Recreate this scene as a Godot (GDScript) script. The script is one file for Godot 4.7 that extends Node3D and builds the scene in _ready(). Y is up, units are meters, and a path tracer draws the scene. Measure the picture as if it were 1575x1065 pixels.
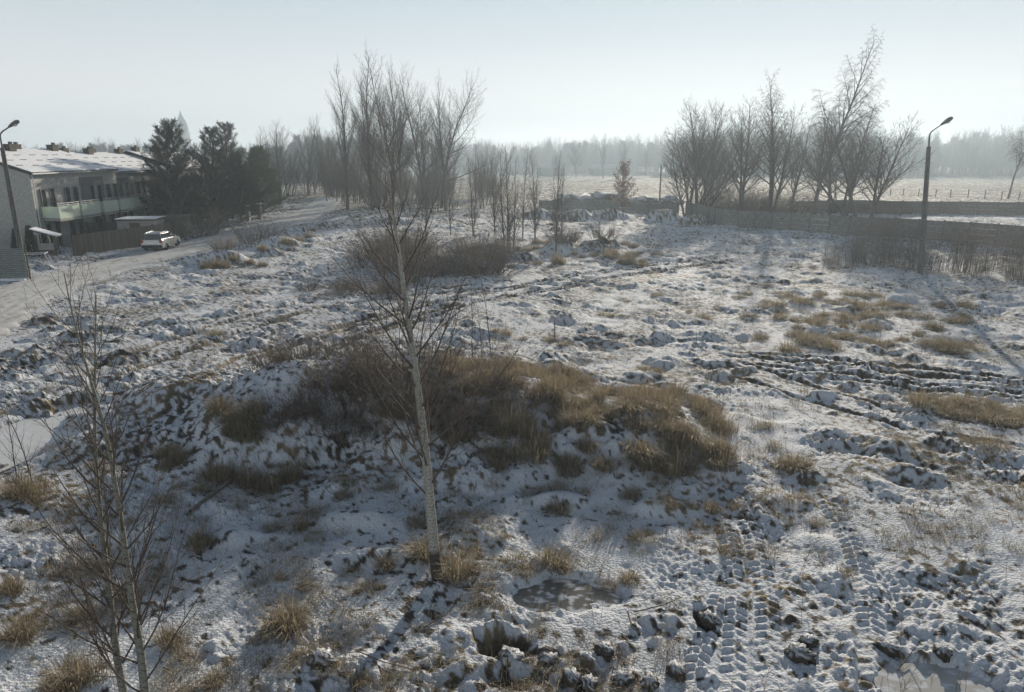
extends Node3D
# A snow-dusted building plot seen from eight metres up on a bright winter morning.
# Ground points are given as (x, d): metres to the side and metres ahead (world z = -d).

const FOCAL := 1090.0
const PITCH := 15.25
const EYE := 8.0

var rng := RandomNumberGenerator.new()
var M := {}
var used_names := {}

# ---------------------------------------------------------------- mesh builder
class MB:
	var v := PackedVector3Array()
	var n := PackedVector3Array()
	var c := PackedColorArray()
	var ix := PackedInt32Array()
	var col := Color(1, 1, 1)

	func path(pts: Array, rad: Array, sides: int, cols = null) -> void:
		var first := v.size()
		var count := pts.size()
		var side := Vector3.RIGHT
		for i in count:
			var t: Vector3 = (pts[mini(i + 1, count - 1)] - pts[maxi(i - 1, 0)]).normalized()
			if i == 0:
				side = t.cross(Vector3(0.31, 0.2, 0.93)).normalized()
			side = (side - t * side.dot(t)).normalized()
			var up := t.cross(side)
			for s in sides:
				var a := TAU * s / sides
				var o := side * cos(a) + up * sin(a)
				v.append(pts[i] + o * rad[i])
				n.append(o)
				c.append(col if cols == null else cols[i])
		for i in count - 1:
			for s in sides:
				var a := first + i * sides + s
				var b := first + i * sides + (s + 1) % sides
				ix.append_array([a, a + sides, b, b, a + sides, b + sides])

	func spike(a: Vector3, b: Vector3, r: float) -> void:
		var t := (b - a).normalized()
		var s := t.cross(Vector3(0.31, 0.2, 0.93)).normalized()
		var u := t.cross(s)
		var f := v.size()
		for k in 3:
			var o := s * cos(TAU * k / 3.0) + u * sin(TAU * k / 3.0)
			v.append(a + o * r)
			n.append(o)
			c.append(col)
		v.append(b)
		n.append(t)
		c.append(col)
		ix.append_array([f, f + 3, f + 1, f + 1, f + 3, f + 2, f + 2, f + 3, f])

	func blade(a: Vector3, b: Vector3, e: Vector3, w: float, ca: Color, ce: Color) -> void:
		var s := (b - a).cross(e - a + Vector3(0.001, 0, 0.002)).normalized() * w
		var m := (b - a).cross(s).normalized()
		var f := v.size()
		v.append_array([a - s, a + s, b - s * 0.8, b + s * 0.8, e])
		n.append_array([m, m, m, m, m])
		c.append_array([ca, ca, ca.lerp(ce, 0.5), ca.lerp(ce, 0.5), ce])
		ix.append_array([f, f + 1, f + 2, f + 1, f + 3, f + 2, f + 2, f + 3, f + 4])

	func quad(a: Vector3, b: Vector3, cc: Vector3, d: Vector3) -> void:
		var m := (cc - a).cross(b - a).normalized()
		if m.length() < 0.5:
			m = Vector3.UP
		var f := v.size()
		v.append_array([a, b, cc, d])
		n.append_array([m, m, m, m])
		c.append_array([col, col, col, col])
		ix.append_array([f, f + 1, f + 2, f, f + 2, f + 3])

	func box(lo: Vector3, hi: Vector3) -> void:
		hexa([Vector3(lo.x, lo.y, hi.z), Vector3(hi.x, lo.y, hi.z), Vector3(hi.x, lo.y, lo.z), Vector3(lo.x, lo.y, lo.z),
			Vector3(lo.x, hi.y, hi.z), Vector3(hi.x, hi.y, hi.z), Vector3(hi.x, hi.y, lo.z), Vector3(lo.x, hi.y, lo.z)])

	func hexa(p: Array) -> void: # four below (anticlockwise from above), four above them
		quad(p[0], p[4], p[5], p[1])
		quad(p[1], p[5], p[6], p[2])
		quad(p[2], p[6], p[7], p[3])
		quad(p[3], p[7], p[4], p[0])
		quad(p[4], p[7], p[6], p[5])
		quad(p[0], p[1], p[2], p[3])

	func prism(outline: Array, x0: float, x1: float, ax: Vector3, ay: Vector3, az: Vector3, o: Vector3) -> void:
		# an outline in the (ax, ay) plane pushed along az from x0 to x1
		var pa := []
		var pb := []
		for q in outline:
			pa.append(o + ax * q.x + ay * q.y + az * x0)
			pb.append(o + ax * q.x + ay * q.y + az * x1)
		var k := pa.size()
		var turn := 0.0
		for i in k:
			turn += outline[i].x * outline[(i + 1) % k].y - outline[(i + 1) % k].x * outline[i].y
		var flip: bool = (turn > 0.0) == (ax.cross(ay).dot(az) * (x1 - x0) > 0.0)
		for i in k:
			var j := (i + 1) % k
			if flip:
				quad(pa[i], pb[i], pb[j], pa[j])
			else:
				quad(pa[j], pb[j], pb[i], pa[i])
		var tri := Geometry2D.triangulate_polygon(PackedVector2Array(outline))
		for face in [[pa, az * signf(x0 - x1)], [pb, az * signf(x1 - x0)]]:
			var f := v.size()
			for q in face[0]:
				v.append(q)
				n.append(face[1])
				c.append(col)
			for t in tri.size() / 3:
				var p: Array = face[0]
				var i0 := tri[t * 3]
				var i1 := tri[t * 3 + 1]
				var i2 := tri[t * 3 + 2]
				if (p[i2] - p[i0]).cross(p[i1] - p[i0]).dot(face[1]) > 0.0:
					ix.append_array([f + i0, f + i1, f + i2])
				else:
					ix.append_array([f + i0, f + i2, f + i1])

	func mesh(mat: Material) -> ArrayMesh:
		var a := []
		a.resize(Mesh.ARRAY_MAX)
		a[Mesh.ARRAY_VERTEX] = v
		a[Mesh.ARRAY_NORMAL] = n
		a[Mesh.ARRAY_COLOR] = c
		a[Mesh.ARRAY_INDEX] = ix
		var m := ArrayMesh.new()
		m.add_surface_from_arrays(Mesh.PRIMITIVE_TRIANGLES, a)
		m.surface_set_material(0, mat)
		return m

# ---------------------------------------------------------------- scene tree helpers
func numbered(called: String) -> String:
	var k: int = used_names.get(called, 0)
	used_names[called] = k + 1
	return called if k == 0 else "%s_%03d" % [called, k]

func part(parent: Node, called: String, mesh: Mesh, at := Vector3.ZERO) -> MeshInstance3D:
	var o := MeshInstance3D.new()
	o.name = called
	o.mesh = mesh
	parent.add_child(o, true)
	o.position = at
	return o

func tag(o: Node, label: String, category: String, group := "", kind := "") -> void:
	o.set_meta("label", label)
	o.set_meta("category", category)
	if group:
		o.set_meta("group", group)
	if kind:
		o.set_meta("kind", kind)

func thing(called: String, at: Vector3, turn: float, label: String, category: String, group := "") -> Node3D:
	var o := Node3D.new()
	o.name = numbered(called)
	add_child(o)
	o.position = at
	o.rotation.y = turn
	tag(o, label, category, group)
	return o

func solo(called: String, mesh: Mesh, at: Vector3, label: String, category: String, group := "", kind := "") -> MeshInstance3D:
	var o := MeshInstance3D.new()
	o.name = numbered(called)
	o.mesh = mesh
	add_child(o)
	o.position = at
	tag(o, label, category, group, kind)
	return o

func structure(called: String, mesh: Mesh, label: String) -> MeshInstance3D:
	var o := MeshInstance3D.new()
	o.name = numbered(called)
	o.mesh = mesh
	add_child(o)
	o.set_meta("kind", "structure")
	o.set_meta("label", label)
	return o

func again(src: Node3D, at: Vector3, turn: float, size: float, label := "", group := "") -> Node3D:
	var o: Node3D = src.duplicate()
	o.name = numbered(String(src.get_meta("base_name")))
	add_child(o)
	o.position = at
	o.rotation.y = turn
	o.scale = Vector3.ONE * size
	if label:
		o.set_meta("label", label)
	if group:
		o.set_meta("group", group)
	return o

func mat(color: Color, rough := 0.9, vertex := false) -> StandardMaterial3D: # color: linear real-world albedo
	var m := StandardMaterial3D.new()
	m.albedo_color = color.linear_to_srgb()
	m.roughness = rough
	m.metallic_specular = 0.3
	m.vertex_color_use_as_albedo = vertex
	m.cull_mode = BaseMaterial3D.CULL_DISABLED
	return m

func noise(freq: float, sd: int, octaves := 3, kind := FastNoiseLite.TYPE_SIMPLEX_SMOOTH) -> FastNoiseLite:
	var f := FastNoiseLite.new()
	f.seed = sd
	f.frequency = freq
	f.noise_type = kind
	f.fractal_octaves = octaves
	f.fractal_type = FastNoiseLite.FRACTAL_FBM if octaves > 1 else FastNoiseLite.FRACTAL_NONE
	return f

func grain(freq: float, sd: int, octaves: int, lo: float, hi: float, size := 512) -> ImageTexture: # seamless grey noise between two tones
	var im := noise(freq, sd, octaves).get_seamless_image(size, size)
	im.convert(Image.FORMAT_L8)
	var b := im.get_data()
	for i in b.size():
		b[i] = int(255.0 * (lo + (hi - lo) * b[i] / 255.0))
	return ImageTexture.create_from_image(Image.create_from_data(size, size, false, Image.FORMAT_L8, b))

func bark_texture() -> ImageTexture: # pale bark with dark dashes that run round the trunk
	var im := noise(0.028, 91, 4).get_seamless_image(512, 512)
	im.convert(Image.FORMAT_L8)
	var b := im.get_data()
	for i in b.size():
		var t := b[i] / 255.0
		b[i] = int(255.0 * lerpf(0.16, 0.8 + 0.2 * t, smoothstep(0.28, 0.37, t)))
	return ImageTexture.create_from_image(Image.create_from_data(512, 512, false, Image.FORMAT_L8, b))

func px(u: float, w: float, h := 0.0) -> Vector2: # where the line of sight through a pixel of the photograph meets height h: (x, d)
	var a := deg_to_rad(PITCH)
	var dx := (u - 787.5) / FOCAL
	var dy := (w - 532.5) / FOCAL
	var s := (EYE - h) / (sin(a) + dy * cos(a))
	return Vector2(dx * s, s * (cos(a) - dy * sin(a)))

# ---------------------------------------------------------------- the ground
const CELL := 0.06
const GX := -40.0
const GD := 6.0
const GW := 1500
const GH := 1770
var rise := PackedFloat32Array()  # stamped relief
var soil := PackedFloat32Array()  # stamped bare soil (+) or clean snow (-)
var calm := PackedFloat32Array()  # 1 where wheels pressed the ground smooth
var n_low := noise(1.0 / 17.0, 11, 2)
var n_mid := noise(1.0 / 1.7, 12, 2)
var n_fine := noise(1.0 / 0.33, 13, 3)
var n_tiny := noise(1.0 / 0.15, 14, 1)
var n_patch := noise(1.0 / 5.0, 15, 3)
var n_speck := noise(1.0 / 0.33, 16, 3)
var n_kind := noise(1.0 / 3.3, 17, 2)
var lane_d := [20.0, 36.0, 45.0, 55.0, 65.0, 85.0, 105.0, 130.0, 160.0]
var lane_x := [-20.5, -27.5, -29.7, -29.4, -28.7, -27.0, -28.4, -33.0, -40.0]

func lane_at(d: float) -> float:
	if d <= lane_d[0]:
		return lane_x[0] + (lane_d[0] - d) * 0.6
	for i in lane_d.size() - 1:
		if d < lane_d[i + 1]:
			var t: float = (d - lane_d[i]) / (lane_d[i + 1] - lane_d[i])
			return lerpf(lane_x[i], lane_x[i + 1], t)
	return lane_x[-1]

func stamped(g: PackedFloat32Array, x: float, d: float) -> float:
	var fx := (x - GX) / CELL
	var fd := (d - GD) / CELL
	var i := int(fx)
	var j := int(fd)
	if fx < 0.0 or fd < 0.0 or i >= GW - 1 or j >= GH - 1:
		return 0.0
	fx -= i
	fd -= j
	var k := j * GW + i
	return lerpf(lerpf(g[k], g[k + 1], fx), lerpf(g[k + GW], g[k + GW + 1], fx), fd)

func ground(x: float, d: float) -> float:
	var h := n_low.get_noise_2d(x, d) * 0.22
	var rough := clampf(0.75 + 1.7 * n_patch.get_noise_2d(x + 40.0, d), 0.12, 1.7)
	if d < 160.0:
		var off := absf(x - lane_at(d))
		if off < 4.5:
			var t := clampf((off - 2.4) / 2.0, 0.0, 1.0)
			rough *= t
			h = h * (0.3 + 0.7 * t) - 0.05 * (1.0 - t)
	if d < 112.0:
		rough *= 1.0 - stamped(calm, x, d)
	if d < 16.0 and x > 2.0:
		var tr := tread(x, d)
		h += tr.x
		rough *= 1.0 - 0.92 * tr.y
	h += rough * (n_mid.get_noise_2d(x, d) * (0.18 if d > 18.0 else 0.12 + 0.06 * clampf((d - 12.0) / 6.0, 0.0, 1.0)) + n_fine.get_noise_2d(x, d) * (0.03 + 0.022 * clampf((d - 14.0) / 10.0, 0.0, 1.0)) * clampf(0.75 + 1.6 * n_kind.get_noise_2d(x * 0.7 + 9.0, d * 0.7), 0.1, 1.8))
	if d < 40.0:
		h += rough * n_tiny.get_noise_2d(x, d) * 0.026 * clampf(0.8 + 1.4 * n_kind.get_noise_2d(x + 19.0, d), 0.2, 1.6)
	if d < 112.0:
		var up := stamped(rise, x, d)
		h += up
		if up > 0.3 and d < 26.0:
			h += n_fine.get_noise_2d(x * 0.8 + 30.0, d * 0.8) * 0.09
	return h

var treads := [] # [points (x, d), width]: marks of a tractor's tyres, in front

func tread(x: float, d: float) -> Vector2: # (rise of the tyre print, how far inside it)
	var best := Vector2.ZERO
	for m in treads:
		var run := 0.0
		var pts: Array = m[0]
		for s in pts.size() - 1:
			var a: Vector2 = pts[s]
			var b: Vector2 = pts[s + 1]
			var long := a.distance_to(b)
			var t := (b - a) / long
			var along_it := (Vector2(x, d) - a).dot(t)
			if along_it >= 0.0 and along_it < long:
				var q := (Vector2(x, d) - a).cross(t)
				var r: float = absf(q) / (m[1] * 0.5)
				if r < 1.4:
					var inside := clampf((1.3 - r) / 0.3, 0.0, 1.0)
					var ph := (run + along_it + absf(q) * 0.5) / 0.21 + (0.5 if q > 0.0 else 0.0)
					var bar := pow(0.5 + 0.5 * cos(TAU * ph), 1.6)
					var h := -0.055 * inside + 0.06 * bar * clampf(0.8 + 1.3 * n_kind.get_noise_2d(x * 2.0, d * 2.0), 0.25, 1.2) * clampf((1.05 - r) * 5.0, 0.0, 1.0) * clampf(absf(q) / 0.04, 0.3, 1.0)
					if inside > best.y:
						best = Vector2(h, inside)
			run += long
	return best

func at(x: float, d: float, sink := 0.03) -> Vector3:
	return Vector3(x, ground(x, d) - sink, -d)

func lump(x: float, d: float, rx: float, rd: float, h: float, power := 1.0, ragged := 0.25, dirt := 0.0) -> void:
	# a heap of soil; negative h digs a hollow
	var i0 := maxi(int((x - rx * 1.4 - GX) / CELL), 0)
	var i1 := mini(int((x + rx * 1.4 - GX) / CELL), GW - 1)
	var j0 := maxi(int((d - rd * 1.4 - GD) / CELL), 0)
	var j1 := mini(int((d + rd * 1.4 - GD) / CELL), GH - 1)
	var wide := 1.0 / maxf(rx, rd)
	if h > 0.0 and h < 0.6 and absf(x - lane_at(d)) < 3.2:
		return
	for j in range(j0, j1):
		for i in range(i0, i1):
			var X := GX + i * CELL
			var D := GD + j * CELL
			var r := Vector2((X - x) / rx, (D - d) / rd).length()
			r += ragged * n_kind.get_noise_2d(X * wide * 4.0 + x * 7.0, D * wide * 4.0 + d * 3.0)
			if r < 1.0:
				var k := j * GW + i
				var q := pow(0.5 + 0.5 * cos(PI * maxf(r, 0.0)), power)
				if h > 0.0:
					rise[k] = maxf(rise[k], h * q) + minf(rise[k], h * q) * 0.25
				else:
					rise[k] += h * q
				soil[k] += dirt * q

func groove(pts: Array, width: float, depth: float, berm: float, dirt: float, lug := 0.0, lean := 0.0) -> void:
	# a wheel rut along a line of (x, d) points; lug: spacing of the tyre's tread bars
	var walked := 0.0
	for s in pts.size() - 1:
		var a: Vector2 = pts[s]
		var b: Vector2 = pts[s + 1]
		var long := a.distance_to(b)
		var t := (b - a) / long
		var o := Vector2(-t.y, t.x)
		var steps := int(long / (CELL * 0.6))
		var across := int(width * 1.1 / (CELL * 0.6))
		for i in steps:
			var c := a + t * (long * i / steps)
			var run := walked + long * i / steps
			var wander := 0.12 * n_kind.get_noise_2d(run * 0.8 + a.x, 9.0)
			for e in range(-across, across + 1):
				var q := e * CELL * 0.6
				var p := c + o * (q + wander)
				var gi := int((p.x - GX) / CELL)
				var gj := int((p.y - GD) / CELL)
				if gi < 0 or gj < 0 or gi >= GW or gj >= GH:
					continue
				var r := absf(q) / (width * 0.5)
				var begun := clampf(run / 3.0, 0.0, 1.0)
				var h := 0.0
				if r < 1.0:
					h = -depth * (0.5 + 0.5 * cos(PI * r * r))
					if lug > 0.0:
						var wave := fposmod((run + absf(q) * 0.55) / lug + (0.5 if q > 0.0 else 0.0), 1.0)
						h += (0.075 if wave < 0.45 else -0.01) * clampf((1.0 - r) * 4.0, 0.0, 1.0)
				elif r < 2.0:
					h = berm * sin(PI * (r - 1.0)) * (0.6 + 0.8 * n_fine.get_noise_2d(p.x * 1.3, p.y * 1.3))
				var k := gj * GW + gi
				h *= begun
				if rise[k] <= 0.12 and r < 2.0:
					rise[k] = h
				if r < 1.3:
					calm[k] = maxf(calm[k], (0.9 if lug > 0.0 else 0.5) * clampf((1.3 - r) * 3.0, 0.0, 1.0))
				if r < 1.15:
					soil[k] = maxf(soil[k], dirt * begun * (1.0 - 0.4 * r))
		walked += long

func along(list: Array) -> Array: # pixels of the photograph -> (x, d) on level ground
	var out := []
	for q in list:
		out.append(px(q[0], q[1], q[2] if q.size() > 2 else 0.0))
	return out

func offset(line: Array, by: float) -> Array:
	var out := []
	for i in line.size():
		var t: Vector2 = (line[mini(i + 1, line.size() - 1)] - line[maxi(i - 1, 0)]).normalized()
		out.append(line[i] + Vector2(-t.y, t.x) * by)
	return out

func shape_ground() -> void:
	rise.resize(GW * GH)
	soil.resize(GW * GH)
	calm.resize(GW * GH)
	# the long spoil heap across the plot
	lump(-5.0, 20.4, 6.0, 4.3, 1.75, 0.75, 0.22, 0.05)
	lump(-9.6, 21.0, 4.6, 4.2, 1.0, 0.8, 0.25, 0.1)
	lump(-0.4, 20.4, 5.4, 5.4, 1.2, 0.85, 0.22, 0.0)
	lump(3.2, 18.9, 4.2, 4.4, 0.8, 0.75, 0.22, 0.0)
	for k in 26: # knobs on the heap
		lump(rng.randf_range(-10.5, 5.0), rng.randf_range(17.6, 22.0), rng.randf_range(0.35, 0.8), rng.randf_range(0.3, 0.6), rng.randf_range(0.12, 0.3), 1.0, 0.3, rng.randf_range(-0.1, 0.35))
	for q in [[1.0, 15.2, 1.6, 0.5, 0.22], [3.4, 14.9, 1.4, 0.45, 0.24], [-3.4, 14.3, 1.8, 0.5, 0.2], [-2.8, 12.9, 1.1, 0.5, 0.2], [-6.0, 13.6, 1.2, 0.5, 0.18]]:
		lump(q[0], q[1], q[2], q[3], q[4], 1.0, 0.35, 0.15)
	# heaps along the lane and the far end of the plot
	for q in [[-22.2, 53.8, 3.4, 1.8, 0.95], [-19.6, 57.5, 2.6, 1.6, 0.7], [-20.8, 63.5, 3.0, 2.2, 0.9], [-21.6, 71.0, 2.8, 2.6, 0.8], [-20.4, 80.0, 3.0, 3.0, 0.7],
			[4.2, 59.5, 2.4, 1.6, 0.9], [7.6, 60.5, 2.6, 1.8, 1.0], [-6.0, 52.0, 5.5, 3.4, 0.8], [0.5, 55.0, 3.0, 2.0, 0.5],
			[8.0, 90.0, 3.4, 2.0, 1.3], [12.5, 92.0, 3.8, 2.2, 1.2], [18.5, 88.0, 4.0, 2.4, 1.5], [21.8, 86.0, 3.0, 2.0, 1.1], [3.5, 94.0, 4.0, 2.5, 1.2], [-14.0, 83.0, 5.0, 2.2, 0.8]]:
		lump(q[0], q[1], q[2], q[3], q[4], 0.9, 0.35, 0.18)
	for k in 420: # clods and knobs all over the plot
		var d := rng.randf_range(8.5, 16.0) if k < 120 else rng.randf_range(16.0, 85.0)
		var x := rng.randf_range(-0.75, 0.75) * d
		var s := rng.randf_range(0.06, 0.26) if k < 120 else rng.randf_range(0.25, 0.9)
		lump(x, d, s * rng.randf_range(0.8, 1.5), s * rng.randf_range(0.6, 1.1), s * rng.randf_range(0.15, 0.36), 0.9, 0.5, rng.randf_range(-0.15, 0.45))
	for k in 34: # broken earth beside the wheel marks in front
		var d := rng.randf_range(8.8, 11.3)
		var x := rng.randf_range(-0.6, 3.6)
		var s := rng.randf_range(0.07, 0.2)
		lump(x, d, s * rng.randf_range(0.9, 1.5), s, s * rng.randf_range(0.5, 0.9), 0.6, 0.4, rng.randf_range(-0.1, 0.7))
	# footprints and dents
	for k in 1700:
		var d := 8.5 + 50.0 * pow(rng.randf(), 1.6)
		lump(rng.randf_range(-0.75, 0.8) * d, d, rng.randf_range(0.06, 0.24), rng.randf_range(0.06, 0.16), -rng.randf_range(0.012, 0.045), 0.9, 0.3, rng.randf_range(-0.15, 0.3))
	# wheel marks
	var sweep := along([[175, 692], [230, 650], [330, 592], [400, 552], [560, 502], [700, 466], [800, 447], [900, 430], [1010, 412], [1120, 398]])
	for o in [-1.3, -0.8, 0.5, 1.1]:
		groove(offset(sweep, o), 0.34, 0.12, 0.09, 0.62)
	var sweep2 := along([[110, 598], [200, 560], [330, 515], [480, 470], [640, 448], [800, 437]])
	for o in [-0.9, 0.9]:
		groove(offset(sweep2, o), 0.36, 0.13, 0.09, 0.65)
	var cross := along([[1090, 545], [1200, 556], [1300, 566], [1420, 578], [1575, 590], [1700, 602]])
	for o in [-1.5, -0.8, 0.3, 1.1]:
		groove(offset(cross, o), 0.42, 0.15, 0.11, 0.72)
	var cross2 := along([[1060, 540], [1160, 575], [1260, 610], [1400, 648], [1575, 672]])
	for o in [-0.8, 0.8]:
		groove(offset(cross2, o), 0.32, 0.09, 0.07, 0.45)
	var tyre := along([[1185, 1150], [1185, 1000], [1180, 900], [1160, 820], [1125, 750]])
	treads = [[tyre, 0.46], [offset(tyre, 0.56), 0.42], [along([[1356, 1150], [1345, 1000], [1335, 900], [1310, 830], [1260, 750]]), 0.48], [along([[1050, 1150], [1075, 1000], [1105, 920], [1130, 860]]), 0.4]]
	# hollows that hold ice, and dug holes
	lump(1.0, 11.8, 1.25, 0.66, -0.24, 0.4, 0.2, 0.1)
	lump(-0.15, 10.35, 0.6, 0.36, -0.42, 0.4, 0.25, 1.0)
	lump(0.0, 9.55, 0.5, 0.3, -0.3, 0.5, 0.3, 0.9)
	lump(6.65, 9.35, 1.05, 0.7, -0.24, 0.35, 0.25, 0.1)
	lump(-14.2, 19.8, 1.5, 4.4, -0.3, 0.4, 0.25, 0.1)
	lump(3.45, 11.0, 0.22, 0.3, -0.22, 0.5, 0.2, 0.8)
	# the rough edge beside the lane, churned soil by the corner of the plot
	for k in 70:
		var d := rng.randf_range(22.0, 36.0)
		lump(-0.72 * d + rng.randf_range(-1.0, 5.0), d, rng.randf_range(0.3, 0.9), rng.randf_range(0.2, 0.5), rng.randf_range(0.1, 0.25), 0.7, 0.4, rng.randf_range(0.1, 0.6))

const SNOW := Color(0.56, 0.58, 0.61)
const SOIL := Color(0.06, 0.05, 0.04)
const STRAW := Color(0.21, 0.165, 0.105)

func ground_colour(x: float, d: float) -> Color:
	var sp := n_speck.get_noise_2d(x, d)
	var pa := n_patch.get_noise_2d(x, d)
	var cover := 0.25 + sp * 1.25 + pa * 0.55 - stamped(soil, x, d) * 1.2
	if d < 17.0:
		cover += 0.16 * clampf((17.0 - d) / 3.0, 0.0, 1.0)
	if d > 75.0:
		cover -= clampf((d - 75.0) / 60.0, 0.0, 1.0) * (0.6 if x < 36.0 or d > 97.0 else -0.8)
	var t := clampf(cover / 0.16 + 0.5, 0.0, 1.0)
	var kind := clampf(0.5 + 2.2 * n_kind.get_noise_2d(x, d) + sp - stamped(soil, x, d) * 1.5, 0.0, 1.0)
	if d > 100.0:
		kind = clampf(kind + (d - 100.0) / 40.0, 0.0, 1.0)
	var bare := SOIL.lerp(STRAW, kind * 0.85)
	bare = bare * (1.0 + 0.35 * n_tiny.get_noise_2d(x * 0.7, d * 0.7))
	return bare.lerp(SNOW * (1.0 + 0.08 * pa), t)

func build_ground() -> void:
	var rows := 1050
	var cols := 840
	var a := []
	a.resize(Mesh.ARRAY_MAX)
	var v := PackedVector3Array()
	var nn := PackedVector3Array()
	var cc := PackedColorArray()
	v.resize(rows * cols)
	nn.resize(rows * cols)
	cc.resize(rows * cols)
	var k := 0
	for r in rows:
		var d := 6.0 * pow(420.0 / 6.0, float(r) / (rows - 1))
		for q in cols:
			var x := (d + 1.0) * 0.98 * (2.0 * q / (cols - 1) - 1.0)
			v[k] = Vector3(x, ground(x, d), -d)
			cc[k] = ground_colour(x, d)
			k += 1
	k = 0
	for r in rows:
		for q in cols:
			var up := k - cols if r > 0 else k
			var dn := k + cols if r < rows - 1 else k
			var le := k - 1 if q > 0 else k
			var ri := k + 1 if q < cols - 1 else k
			nn[k] = (v[ri] - v[le]).cross(v[up] - v[dn]).normalized() * -1.0
			if nn[k].y < 0.0:
				nn[k] = -nn[k]
			k += 1
	var ix := PackedInt32Array()
	ix.resize((rows - 1) * (cols - 1) * 6)
	k = 0
	for r in rows - 1:
		for q in cols - 1:
			var i := r * cols + q
			ix[k] = i
			ix[k + 1] = i + cols
			ix[k + 2] = i + 1
			ix[k + 3] = i + 1
			ix[k + 4] = i + cols
			ix[k + 5] = i + cols + 1
			k += 6
	a[Mesh.ARRAY_VERTEX] = v
	a[Mesh.ARRAY_NORMAL] = nn
	a[Mesh.ARRAY_COLOR] = cc
	a[Mesh.ARRAY_INDEX] = ix
	var m := ArrayMesh.new()
	m.add_surface_from_arrays(Mesh.PRIMITIVE_TRIANGLES, a)
	m.surface_set_material(0, M.ground)
	structure("ground", m, "rough plot of frozen soil and straw under a thin patchy layer of snow")
	var f := MB.new()
	f.col = Color(0.36, 0.35, 0.33)
	f.quad(Vector3(-1300, -0.9, 700), Vector3(-1300, -0.9, -900), Vector3(1300, -0.9, -900), Vector3(1300, -0.9, 700))
	structure("field", f.mesh(M.plain), "open winter fields around the plot")

func build_lane() -> void:
	var b := MB.new()
	var tints := noise(1.0 / 1.2, 31, 3)
	var edge := noise(1.0 / 1.6, 32, 3)
	var rows := 420
	var cols := 30
	for r in rows:
		var d := 24.0 * pow(135.0 / 24.0, float(r) / (rows - 1))
		var c := lane_at(d - 3.0) * 0.25 + lane_at(d) * 0.5 + lane_at(d + 3.0) * 0.25
		var wl := 2.55 + 0.6 * edge.get_noise_2d(0.0, d)
		var wr := 2.5 + 0.6 * edge.get_noise_2d(50.0, d)
		for q in cols:
			var t := 2.0 * q / (cols - 1) - 1.0
			var off := t * (wl if t < 0.0 else wr)
			var x := c + off
			var y := n_low.get_noise_2d(x, d) * 0.066 + 0.025 * (1.0 - pow(absf(t), 6.0)) - 0.09 * pow(absf(t), 10.0)
			for rut in [-0.85, 0.75, 1.35]:
				y -= 0.035 * exp(-pow((off - rut - 0.15 * edge.get_noise_2d(rut * 9.0, d * 0.3)) / 0.16, 2.0))
			y += 0.018 * n_fine.get_noise_2d(x, d) + 0.012 * n_mid.get_noise_2d(x, d)
			b.v.append(Vector3(x, y, -d))
			var g := tints.get_noise_2d(x * 1.5, d * 0.5)
			var bare := clampf((g * 1.6 - 0.35) / 0.2, 0.0, 1.0)
			b.c.append(Color(0.55, 0.545, 0.535).lerp(Color(0.24, 0.205, 0.16), bare * 0.6) * (1.0 + 0.1 * g))
	for r in rows:
		for q in cols:
			var i := r * cols + q
			var e := b.v[r * cols + mini(q + 1, cols - 1)] - b.v[r * cols + maxi(q - 1, 0)]
			var s := b.v[mini(r + 1, rows - 1) * cols + q] - b.v[maxi(r - 1, 0) * cols + q]
			b.n.append(e.cross(s).normalized() * (1.0 if e.cross(s).y > 0 else -1.0))
			if r < rows - 1 and q < cols - 1:
				b.ix.append_array([i, i + cols, i + 1, i + 1, i + cols, i + cols + 1])
	structure("road", b.mesh(M.ground), "unpaved lane of packed snow and frozen earth beside the terraced houses")

func build_ice() -> void:
	for q in [[1.0, 11.75, 1.25, 0.66, 0.085, "brown-grey ice in the hollow beyond the dug hole, no snow on it", Color(0.10, 0.092, 0.078), 0.22],
			[6.65, 9.35, 1.05, 0.66, 0.075, "pale frozen puddle beside the tractor tyre marks", Color(0.30, 0.29, 0.27), 0.3],
			[-14.2, 19.8, 1.5, 4.3, 0.14, "long pale frozen puddle with a dusting of snow beside a bare sapling", Color(0.40, 0.39, 0.38), 0.5]]:
		var base := n_low.get_noise_2d(q[0], q[1]) * 0.22
		var b := MB.new()
		var rings := 14
		for r in rings + 1:
			for s in 48:
				var a := TAU * s / 48.0
				var p := Vector2(q[0] + cos(a) * q[2] * 0.86 * r / rings, q[1] + sin(a) * q[3] * 0.86 * r / rings)
				b.v.append(Vector3(p.x - q[0], 0.004 * n_mid.get_noise_2d(p.x * 2.0, p.y * 2.0), -(p.y - q[1])))
				b.n.append(Vector3.UP)
				var t := clampf((n_speck.get_noise_2d(p.x * 1.3, p.y * 1.3) - 0.16) / 0.1, 0.0, 1.0)
				b.c.append(q[6].lerp(SNOW * 0.8, t * 0.8))
		for r in rings:
			for s in 48:
				var i := r * 48 + s
				var j := r * 48 + (s + 1) % 48
				b.ix.append_array([i, j, i + 48, j, j + 48, i + 48])
		var m := mat(Color(1, 1, 1), q[7], true)
		m.metallic_specular = 0.5
		m.roughness_texture = M.grain_fine
		solo("frozen_puddle", b.mesh(m), Vector3(q[0], base - q[4], -q[1]), q[5], "frozen puddle")

# ---------------------------------------------------------------- plants
func any_dir(spread: float) -> Vector3:
	return Vector3(rng.randf_range(-1, 1), rng.randf_range(-1, 1), rng.randf_range(-1, 1)) * spread

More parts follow.
